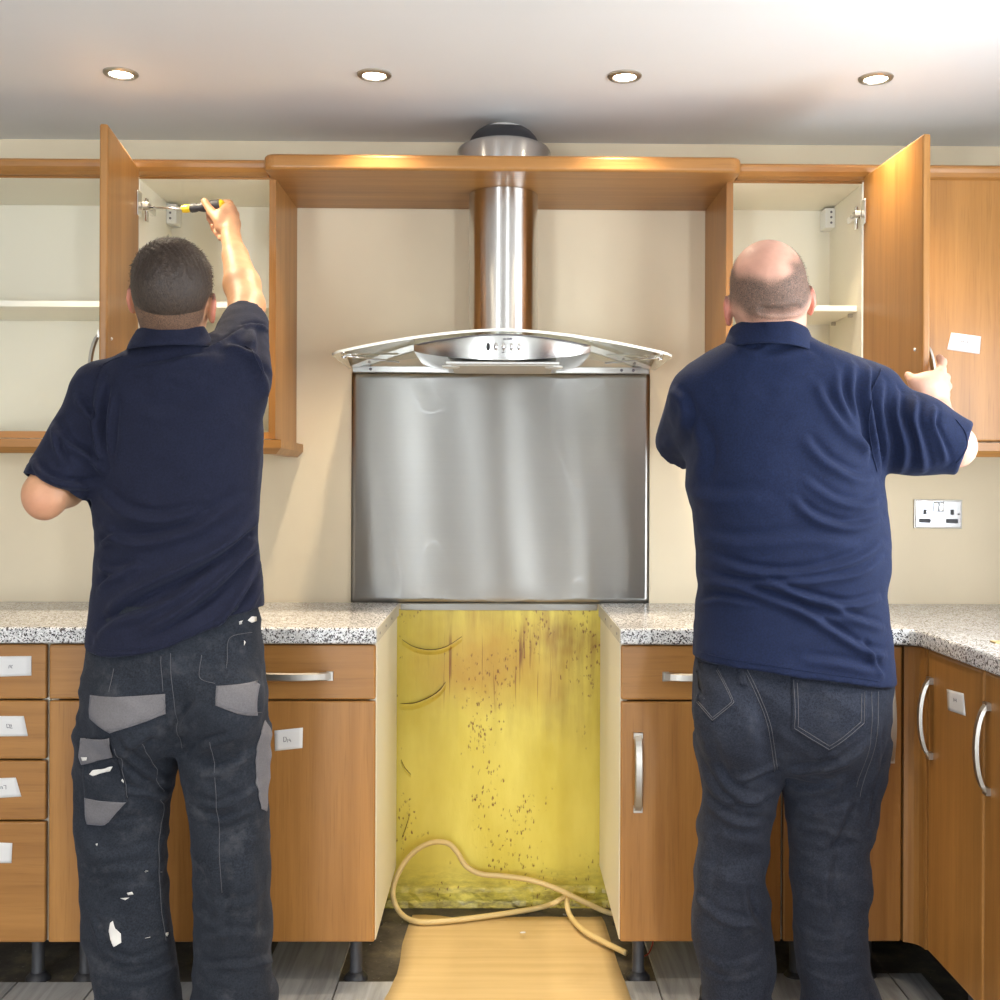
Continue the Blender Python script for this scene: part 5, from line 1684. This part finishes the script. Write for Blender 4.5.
    surf_patch('side_panel', bv, [(2.452, zz(728)), (2.50, zz(722)), (2.54, zz(760)), (2.50, zz(814)), (2.475, zz(808)), (2.455, zz(785)), (2.445, zz(746))], 0, 0.0025, 'grey_patch', tr, side=1)
    for pts in ([(94, 698), (95, 714), (117, 725), (165, 709), (165, 695)], [(222, 687), (223, 700), (262, 715)], [(227, 668), (228, 638), (262, 637)], [(173, 652), (175, 680), (178, 720), (179, 750)],
                [(116, 668), (114, 690)], [(120, 745), (122, 760), (124, 800)], [(164, 655), (166, 690)], [(82, 800), (118, 802)], [(145, 740), (152, 800), (147, 860), (150, 960)], [(213, 740), (214, 800), (216, 900)], [(203, 654), (202, 676), (218, 682)]):
        surf_line('stitching', bv, pts, 2.40, 0.0006, 'stitch', tr, 0.0032)
    for poly in ([(100, 941), (102, 932), (104.5, 930), (106.5, 938), (112, 944), (112.5, 953), (105, 957), (102, 950)], [(88, 776), (92, 771), (103, 768.5), (113, 765.5), (110, 771), (100, 774), (92, 777.5)],
                 [(80, 758), (87, 757.5), (86, 760.5), (81, 762)], [(104, 717), (107, 715), (109, 719), (106, 723), (104, 721)], [(113, 906), (122, 905.5), (118, 908)], [(120, 900), (125, 899), (126, 902), (121, 902.5)],
                 [(242, 623), (245, 619.5), (250, 621.5), (250, 625), (245, 626)], [(258, 643), (262, 645), (258, 648.5)], [(149, 886), (151, 885), (150.5, 889)], [(150, 953), (153, 953), (151, 957)], [(88, 851), (90, 850), (90, 853)],
                 [(106, 706), (108, 705), (108, 708)], [(120, 780), (123, 778), (122, 783)]):
        surf_patch('paint_splash', bv, poly, 2.40, 0.0072 if (poly[0][1] < 830 and poly[0][0] < 125 and poly[0][1] > 735) else 0.0022, 'white_splash', tr, 0.004, 0.0008)
    for leg, yaw in ((legL, R(8)), (legR, R(-8))):
        z, cx, cy, a, b = leg[0] if leg[0][0] < 0.1 else leg[-1]
        build_shoe(root, cx, cy, yaw)
    return root

# ================================================================= balding worker
def worker_two():
    root = thing('person', 'balding worker in blue polo and dark jeans, holding an open cabinet door', 'person', (0.66, 2.54, 0.0))
    torso = ringset([(332, 742, 798, 2.455, .060), (340, 730, 808, 2.455, .100), (348, 716, 826, 2.46, .116), (358, 702, 852, 2.47, .126), (374, 692, 874, 2.475, .142), (400, 688, 881, 2.475, .152), (440, 688, 880, 2.475, .158),
                     (470, 687, 878, 2.475, .160), (487, 687, 880, 2.475, .160), (518, 694, 884, 2.475, .160), (548, 696.5, 886, 2.475, .160), (573, 697, 886, 2.475, .158), (587, 700, 882, 2.475, .155), (601, 697, 883, 2.475, .155),
                     (632, 695, 888, 2.475, .158), (664, 693, 891, 2.475, .158), (690, 692, 893, 2.475, .158), (720, 692, 893, 2.475, .158)])
    pelvis = ringset([(600, 704, 878, 2.485, .136), (640, 700, 884, 2.485, .142), (668, 696, 889, 2.485, .146), (690, 694, 889, 2.485, .146), (720, 695, 887, 2.49, .138), (748, 698, 885, 2.495, .118), (768, 706, 878, 2.50, .09)])
    legL = ringset([(740, 697, 778, 2.50, .115), (770, 700, 780, 2.505, .108), (788, 702, 779, 2.51, .104), (840, 698, 768, 2.515, .092), (880, 695, 765, 2.52, .088), (928, 692, 773, 2.53, .087), (972, 701, 773, 2.545, .085), (990, 704, 768, 2.55, .084),
                    (1008, 703, 776, 2.555, .090), (1031, 698, 782, 2.56, .098)])
    legR = ringset([(740, 778, 887, 2.50, .115), (770, 780, 884, 2.505, .110), (788, 782, 882, 2.51, .106), (820, 787, 876, 2.515, .096), (848, 791, 867, 2.515, .090), (884, 792, 871, 2.52, .088), (920, 794, 865, 2.53, .086), (952, 796, 866, 2.54, .085), (972, 799, 868, 2.545, .086),
                    (996, 803, 879, 2.55, .090), (1031, 800, 884, 2.56, .098)])
    shL, elL, wrL = pxp((705, 400, 2.475)), pxp((690, 438, 2.70)), pxp((752, 428, 2.90))
    shR, elR, wrR = pxp((862, 402, 2.465)), pxp((950, 446, 2.412)), pxp((936, 407, 2.615))
    F = Field((0.32, 2.22, -0.01), (1.12, 3.10, 1.86), H_BODY)
    F.loft(torso[1:-4], 0.02, 2.3, 0.018)
    F.loft(pelvis, 0.02, 2.3, 0.016)
    for leg in (legL, legR):
        F.loft([(z, cx, cy, a * 0.72, b * 0.70) for z, cx, cy, a, b in leg if z > 0.06], 0.02, 2.1, 0.0)
        z, cx, cy, a, b = leg[-1]
        F.cone((cx, cy, 0.10), (cx, cy + 0.01, 0.055), 0.042, 0.036, 0.02)
        F.cone((cx, cy, 0.05), (cx, cy + 0.11, 0.040), 0.031, 0.025, 0.02)
    F.cone(shL, elL, 0.058, 0.044, 0.02); F.cone(elL, elL.lerp(wrL, 0.35), 0.044, 0.043, 0.015); F.cone(elL.lerp(wrL, 0.35), wrL, 0.043, 0.029, 0.015)
    # left hand resting on the cabinet's bottom edge
    haL = wrL + Vector((0.012, 0.075, 0.012))
    F.cone(wrL, haL, 0.027, 0.030, 0.02, flat=((0, 0, 1), 0.6))
    for i in range(4):
        k0 = haL + Vector((-0.028 + 0.019 * i, 0.022, 0.004))
        F.chain([haL, k0, k0 + Vector((0.0, 0.032, 0.012)), k0 + Vector((0.0, 0.052, 0.002)), k0 + Vector((0.0, 0.062, -0.010))], [0.011, 0.0102, 0.0092, 0.0085, 0.008], 0.005)
    F.chain([wrL + Vector((0.022, 0.02, 0)), haL + Vector((0.046, -0.016, 0.004)), haL + Vector((0.058, 0.012, 0.004))], [0.014, 0.0115, 0.0095], 0.006)
    F.cone(shR, elR, 0.048, 0.038, 0.02)
    F.ell(elR + Vector((0.024, 0.006, -0.002)), (0.034, 0.034, 0.040), None, 0.03)
    F.cone(elR + Vector((0.01, 0, 0)), elR.lerp(wrR, 0.4), 0.038, 0.040, 0.015); F.cone(elR.lerp(wrR, 0.4), wrR, 0.042, 0.027, 0.015)
    # right hand round the door handle
    F.cone(wrR, pxp((929, 388, 2.605)), 0.029, 0.034, 0.02); F.cone(pxp((932, 386, 2.605)), pxp((922, 386, 2.600)), 0.030, 0.028, 0.02)
    F.cone(pxp((937, 381, 2.612)), pxp((939, 392, 2.615)), 0.018, 0.018, 0.02)
    F.chain([pxp(q) for q in ((922, 390, 2.590), (914, 381, 2.598), (908, 375.5, 2.622))], [0.0165, 0.0125, 0.0100], 0.008)
    F.chain([pxp(q) for q in ((935, 378, 2.608), (941, 370, 2.622), (942.5, 362, 2.652), (939, 357.5, 2.682))], [0.0135, 0.0115, 0.0102, 0.0090], 0.006)
    for i, (yy, xx) in enumerate(((379, 944.5), (388, 946), (396.5, 944))):
        F.chain([pxp(q) for q in ((936, yy + 1, 2.612), (xx, yy - 1, 2.624), (xx + 1.5, yy - 1.5, 2.660), (xx - 7, yy - 1, 2.690), (xx - 11, yy, 2.672))], [0.0135, 0.0118, 0.0106, 0.0096, 0.0085], 0.004)
    o, rot = head_frame(768.5, 299, 2.415, R(-7.5), R(13), R(-4))
    build_head(F, o, rot, 1.02, 1.06, 1.0, True, 0.003)
    Lc = lambda x, y, z: o + rot @ Vector((x, y, z))
    F.ell(Lc(0, -0.030, -0.006), (0.0805, 0.080, 0.050), rot, 0.02)
    F.ell(Lc(0, -0.012, 0.044), (0.070, 0.088, 0.076), rot, 0.02)                # broad back of the skull
    F.cone(Lc(0, -0.015, -0.045), unproj(770, 352, 2.465), 0.072, 0.072, 0.006)
    F.ell(Lc(0, -0.036, -0.047), (0.066, 0.045, 0.020), rot, 0.003)                # neck roll below the crease
    V, Q = F.mesh(); V = relax(V, Q, 1, 0.4); N = vnormals(V, Q)
    loc = (V - np.array(o)) @ np.array(rot)
    cz = -0.014 - 0.10 * loc[:, 0] + 1.5 * loc[:, 0] ** 2
    crease = np.exp(-((loc[:, 2] - cz) / 0.0050) ** 2) * sstep(0.050 - np.abs(loc[:, 0] - 0.004), 0.0, 0.018) * (loc[:, 1] < -0.02)
    V = V - N * (crease * 0.014)[:, None]
    lip = np.exp(-((loc[:, 2] - cz + 0.013) / 0.007) ** 2) * sstep(0.058 - np.abs(loc[:, 0]), 0.0, 0.02) * (loc[:, 1] < -0.02)
    V = V + N * (lip * 0.006)[:, None]; N = vnormals(V, Q)
    inhead = (np.abs(loc[:, 0]) < 0.12) & (np.abs(loc[:, 1]) < 0.14) & (loc[:, 2] > -0.16)
    wob = 0.010 * vnoise(V * 45)
    bnd = np.interp(loc[:, 0], [-0.085, -0.05, -0.015, 0.015, 0.045, 0.085], [0.072, 0.060, 0.040, 0.046, 0.075, 0.105]) + wob + 0.04 * sstep(loc[:, 1], -0.05, 0.04)
    hd = 1 - sstep(loc[:, 2], bnd - 0.016, bnd + 0.020)
    low = -0.046 + 0.030 * sstep(np.abs(loc[:, 0]), 0.05, 0.08)
    hd *= sstep(loc[:, 2] + wob * 0.6, low, low + 0.035)
    hd *= 1 - sstep(loc[:, 1], 0.030, 0.050)
    hd *= 1 - sstep(0.034 - np.hypot((loc[:, 1] - 0.004) * 1.3, loc[:, 2] + 0.016), 0.0, 0.012) * (np.abs(loc[:, 0]) > 0.070)
    hd = np.where(inhead, np.clip(np.maximum(hd, crease), 0, 1), 0)  # hair mask also darkens the neck crease: painted shade there, not stubble
    ears = inhead * sstep(np.abs(loc[:, 0]), 0.080, 0.089) * (np.abs(loc[:, 2] + 0.015) < 0.05)
    crown = inhead * sstep(loc[:, 2], 0.03, 0.08) * 0.10
    body = np_mesh('body', V, Q, SKIN_R, root, {'hair': hd, 'ruddy': np.clip(ears * 0.85 + inhead * 0.15 + crown, 0, 1)})
    for s in (-1, 1):
        bm = bmesh.new(); bmesh.ops.create_uvsphere(bm, u_segments=14, v_segments=10, radius=0.0118)
        bm.transform(Matrix.Translation(Lc(s * 0.031, 0.0845, 0.004))); bm_obj('eye', bm, 'eye', body, True)
    def down(v, n):
        t = np.array([[0.15, 0, -1.0]]) - n * (np.array([[0.15, 0, -1.0]]) * n).sum(1, keepdims=True)
        return t + n * 0.7
    strands('stubble_hair', V, N, hd + 1e-9, 7000, 0.0040, down, 'stubble', root, 5, 0.00035)
    # ---- polo shirt
    hp = [(685, 664), (694, 664.5), (720, 667), (760, 671.5), (803, 677), (850, 684), (880, 689.5), (900, 691)]
    hx = np.array([unproj(a, b, 2.40).x for a, b in hp]); hz = np.array([unproj(a, b, 2.36).z for a, b in hp])
    hem = lambda x: np.interp(x, hx, hz)
    S = Field((0.30, 2.20, 0.78), (1.10, 2.80, 1.66), H_CLOTH)
    S.loft(torso, 0.02, 2.35, 0.0, hem)
    cL = pxp((680, 444, 2.655)); aL = (elL - shL).normalized()
    S.cone(shL, cL + aL * 0.05, 0.082, 0.060, 0.05, cut=(cL, aL))
    cR = pxp((965, 449, 2.40)); mR = pxp((914, 435, 2.43)); aR = (cR - mR).normalized()
    S.cone(shR + Vector((-0.03, 0, -0.01)), mR, 0.088, 0.082, 0.05)
    S.cone(mR, cR + aR * 0.05, 0.082, 0.047, 0.03, cut=(cR, aR))
    S.ell(pxp((868, 390, 2.47)), (0.062, 0.080, 0.052), None, 0.04)
    V, Q = S.mesh(); V = relax(V, Q, 2, 0.5); N = vnormals(V, Q)
    stw = [([(868, 368), (862, 395), (866, 425), (874, 455), (880, 472)], .010, .0075, 2.38), ([(855, 365), (850, 395), (858, 430), (868, 455)], .013, .0060), ([(836, 372), (838, 400), (852, 432), (868, 452)], .013, .0055),
           ([(815, 385), (826, 410), (846, 436), (868, 452)], .014, .0050), ([(800, 440), (820, 462), (850, 478), (878, 480)], .014, .0060), ([(790, 500), (810, 518), (845, 528), (884, 520)], .012, .0065), ([(800, 480), (830, 500), (860, 506), (882, 500)], .012, .0050),
           ([(715, 560), (750, 572), (795, 574), (845, 562), (884, 545)], .012, .0065), ([(702, 576), (740, 584), (790, 582), (850, 575), (884, 560)], .010, .0055), ([(760, 578), (800, 596), (845, 606), (882, 600)], .010, .0070),
           ([(700, 590), (730, 586), (770, 600), (815, 616), (860, 622)], .012, .0055), ([(785, 603), (825, 628), (862, 650), (888, 658)], .011, .0065), ([(820, 600), (850, 618), (886, 630)], .010, .0050), ([(706, 612), (725, 602), (755, 606)], .010, .0045),
           ([(800, 660), (840, 664), (885, 676)], .012, .0035), ([(860, 640), (872, 660), (884, 678)], .008, .0040), ([(700, 420), (708, 450), (702, 480)], .014, .0045), ([(678, 385), (690, 405), (690, 440)], .012, .0040),
           ([(690, 490), (720, 500), (760, 498)], .020, .0030), ([(700, 535), (740, 545), (800, 540), (850, 546)], .018, .0035), ([(745, 350), (770, 356), (800, 352), (815, 358)], .012, .0030), ([(738, 342), (752, 352), (768, 346)], .008, .0025),
           ([(900, 392), (896, 415), (905, 445), (908, 470)], .011, .0070, 2.36), ([(918, 398), (912, 420), (918, 445), (928, 470)], .010, .0065, 2.36), ([(935, 408), (930, 425), (938, 445), (946, 462)], .008, .0055, 2.36),
           ([(884, 382), (880, 410), (888, 445), (890, 470)], .010, .0045, 2.36)]
    aLn, aRn, cLn, cRn = np.array(aL), np.array(aR), np.array(cL), np.array(cR)
    Q = cut_faces(V, Q, N, [lambda C, n: (np.abs((C - cLn) @ aLn) < 0.012) & (n @ aLn > 0.72) & (np.linalg.norm(C - cLn, axis=1) < 0.09),
                                       lambda C, n: (np.abs((C - cRn) @ aRn) < 0.012) & (n @ aRn > 0.72) & (np.linalg.norm(C - cRn, axis=1) < 0.09),
                                       lambda C, n: (np.abs(C[:, 2] - hem(C[:, 0])) < 0.012) & (n[:, 2] < -0.72)])
    D = folds(V, N, stw, 2.34, gain=2.0)
    D += 0.0024 * vnoise(V * np.array([13, 13, 20]) + 11) + 0.0010 * vnoise(V * np.array([40, 40, 55]) + 2)
    V = V + N * D[:, None]
    V = smooth_rim(V, Q)
    shirt = np_mesh('polo_shirt', V, Q, 'royal_navy', root)
    m = shirt.modifiers.new('thickness', 'SOLIDIFY'); m.thickness = 0.003; m.offset = -1
    bv = bvh_of(V, Q)
    surf_line('armhole_seam', bv, [(886, 368), (870, 395), (866, 422), (872, 452), (879, 472)], 2.36, 0.0012, 'royal_navy', shirt)
    surf_line('hem_stitch', bv, [(a, b - 8) for a, b in hp[1:-1]], 2.34, 0.0007, 'royal_navy', shirt)
    surf_line('cuff_seam', bv, [(954, 420), (961, 432), (962, 448), (954, 463)], 2.37, 0.0010, 'royal_navy', shirt)
    collar(shirt, 769, 331, 2.434, 0.080, 0.099, 0.091, 0.113, 0.052, -0.008, 'royal_navy', 0.010)
    # ---- jeans
    W = Field((0.38, 2.24, 0.0), (0.98, 2.74, 0.98), H_CLOTH)
    W.loft(legL, 0.012, 2.3); W.loft(legR, 0.012, 2.3)
    W.loft(pelvis, 0.03, 2.4)
    W.ell(pxp((735, 715, 2.42)), (0.088, 0.080, 0.10), None, 0.03); W.ell(pxp((832, 722, 2.42)), (0.105, 0.085, 0.105), None, 0.03)
    W.cone(pxp((760, 695, 2.325)), pxp((779, 785, 2.385)), 0.009, 0.026, 0.025, 'sub'); W.cone(pxp((708, 868, 2.405)), pxp((760, 862, 2.405)), 0.018, 0.018, 0.04, 'sub'); W.cone(pxp((800, 858, 2.40)), pxp((862, 850, 2.40)), 0.018, 0.018, 0.04, 'sub')
    V, Q = W.mesh(); V = relax(V, Q, 2, 0.5); N = vnormals(V, Q)
    stw = [([(702, 735), (712, 765), (730, 790), (760, 802)], .013, .0060), ([(700, 760), (715, 790), (740, 812)], .012, .0055), ([(778, 765), (760, 770), (735, 782)], .010, .0050), ([(776, 790), (755, 800), (725, 800)], .011, .0050),
           ([(704, 805), (735, 822), (766, 826)], .012, .0055), ([(700, 845), (730, 838), (764, 848)], .013, .0050), ([(698, 872), (728, 878), (763, 868)], .012, .0050), ([(712, 890), (738, 884), (765, 892)], .010, .0045), ([(700, 905), (725, 925), (762, 930)], .013, .0060),
           ([(745, 890), (752, 920), (768, 945)], .012, .0070), ([(705, 965), (735, 975), (772, 962)], .011, .0055), ([(704, 985), (730, 992), (768, 982)], .008, .0065), ([(712, 830), (708, 880), (706, 930)], .016, .0045),
           ([(784, 770), (805, 768), (835, 756), (860, 735)], .012, .0055), ([(786, 790), (815, 792), (850, 772)], .012, .0055), ([(790, 810), (820, 815), (858, 800)], .011, .0050), ([(792, 835), (825, 832), (862, 840)], .012, .0055), ([(795, 855), (820, 862), (862, 850)], .011, .0060),
           ([(796, 885), (830, 880), (868, 890)], .012, .0050), ([(796, 905), (825, 912), (862, 905)], .012, .0045), ([(835, 850), (828, 890), (838, 930)], .014, .0050), ([(800, 940), (830, 948), (864, 938)], .011, .0050), ([(802, 965), (832, 972), (866, 965)], .010, .0055),
           ([(806, 985), (840, 992), (876, 985)], .008, .0065), ([(870, 720), (872, 760), (862, 800)], .012, .0055), ([(882, 740), (874, 780), (868, 820)], .010, .0060), ([(848, 800), (838, 830), (830, 850)], .012, .0060)]
    stw = [(p_, w_, h_ * (0.4 if p_[0][1] > 795 and abs(p_[0][1] - p_[-1][1]) < 16 else 1.2)) for p_, w_, h_ in stw]
    D = folds(V, N, stw, 2.41, gain=1.3)
    D += 0.0034 * (1 - 2 * np.abs(vnoise(V * np.array([11, 11, 15]) + V[:, [2, 2, 0]] * 9 + 6))) - 0.001
    D += 0.0032 * vnoise(V * np.array([13, 13, 18]) + 17) + 0.0013 * vnoise(V * np.array([40, 40, 46]) + 4)
    D *= sstep(V[:, 2], -0.02, 0.05)
    V = V + N * D[:, None]
    Q = cut_faces(V, Q, vnormals(V, Q), [lambda C, n: (C[:, 2] < 0.06) & (n[:, 2] < -0.8)])
    V = smooth_rim(V, Q)
    tr = np_mesh('jeans', V, Q, 'denim', root)
    bv = bvh_of(V, Q)
    pk = [[(786, 674), (824, 681), (862, 688), (860, 720), (824, 748), (788, 726)], [(698, 668), (720, 668), (732, 700), (711, 720), (699, 706)]]
    for poly in pk:
        p_ = surf_patch('back_pocket', bv, poly, 2.38, 0.0018, 'denim', tr)
        cx = sum(a for a, _ in poly) / len(poly); cy = sum(b for _, b in poly) / len(poly)
        for f_ in (0.93, 0.84):
            Z_ = [(cx + (a - cx) * f_, cy + (b - cy) * f_) for a, b in poly]
            Z_ = Z_[2:] + Z_[:1] if len(poly) == 6 else Z_[1:]
            for a, b in zip(Z_[:-1], Z_[1:]):
                surf_line('stitching', bv, [a, b], 2.38, 0.0006, 'denim_stitch', p_, 0.0032)
    for pts in ([(742, 668), (752, 690), (766, 725), (778, 775)], [(745, 668), (755, 690), (769, 725), (780, 772)], [(868, 690), (866, 740), (860, 790)], [(876, 690), (872, 745), (864, 800)]):
        surf_line('stitching', bv, pts, 2.38, 0.0006, 'denim_stitch', tr)
    surf_patch('belt_loop', bv, [(736, 660), (742, 660), (745, 684), (739, 684)], 2.38, 0.004, 'denim', tr)
    for leg, yaw in ((legL, R(10)), (legR, R(-10))):
        z, cx, cy, a, b = leg[0] if leg[0][0] < 0.1 else leg[-1]
        build_shoe(root, cx, cy, yaw)
    return root

# ------------------------------------------------------------------ screwdriver
def screwdriver():
    y = 2.952
    a, b = unproj(190, 208.3, y), unproj(224.5, 204.8, y)
    tip = unproj(147, 206.8, 2.985); ax = (b - a).normalized()
    root = thing('screwdriver', 'screwdriver with black and yellow handle held at the upper cabinet hinge', 'screwdriver', a)
    L = (b - a).length
    def turned(name, prof, mat, n=14):
        bm = bmesh.new(); up = ax.orthogonal().normalized(); sd = ax.cross(up); rings = []
        for t, r in prof:
            rings.append([bm.verts.new(a + ax * t + (up * math.cos(q) + sd * math.sin(q)) * r) for q in [2 * math.pi * k / n for k in range(n)]])
        for r0, r1 in zip(rings[:-1], rings[1:]):
            for k in range(n): bm.faces.new((r0[k], r0[(k + 1) % n], r1[(k + 1) % n], r1[k]))
        bm.faces.new(rings[0]); bm.faces.new(rings[-1])
        o = bm_obj(name, bm, mat, root, True); o.data.set_sharp_from_angle(angle=R(50)); return o
    bl = 0.020
    turned('collar', [(-bl - 0.001, 0.005), (-bl, 0.0095), (-bl * 0.4, 0.0108), (0.0, 0.0098)], 'yellow_plastic')
    turned('grip', [(0.0, 0.010), (0.004, 0.0120), (0.014, 0.0118), (0.022, 0.0100), (0.034, 0.0135), (L * 0.78, 0.0155), (L * 0.88, 0.0150)], 'dark_plastic')
    turned('end_cap', [(L * 0.88, 0.0150), (L * 0.95, 0.0135), (L, 0.008), (L + 0.001, 0.002)], 'yellow_plastic')
    s0 = a - ax * bl
    tube('shaft', [s0 + ax * 0.004, s0.lerp(tip, 0.80)], 0.0028, 'steel', root, 10)
    tube('tip', [s0.lerp(tip, 0.78), s0.lerp(tip, 0.88), tip], [0.0028, 0.0030, 0.0012], 'black_plastic', root, 8)
import time
worker_one()
worker_two()
screwdriver()
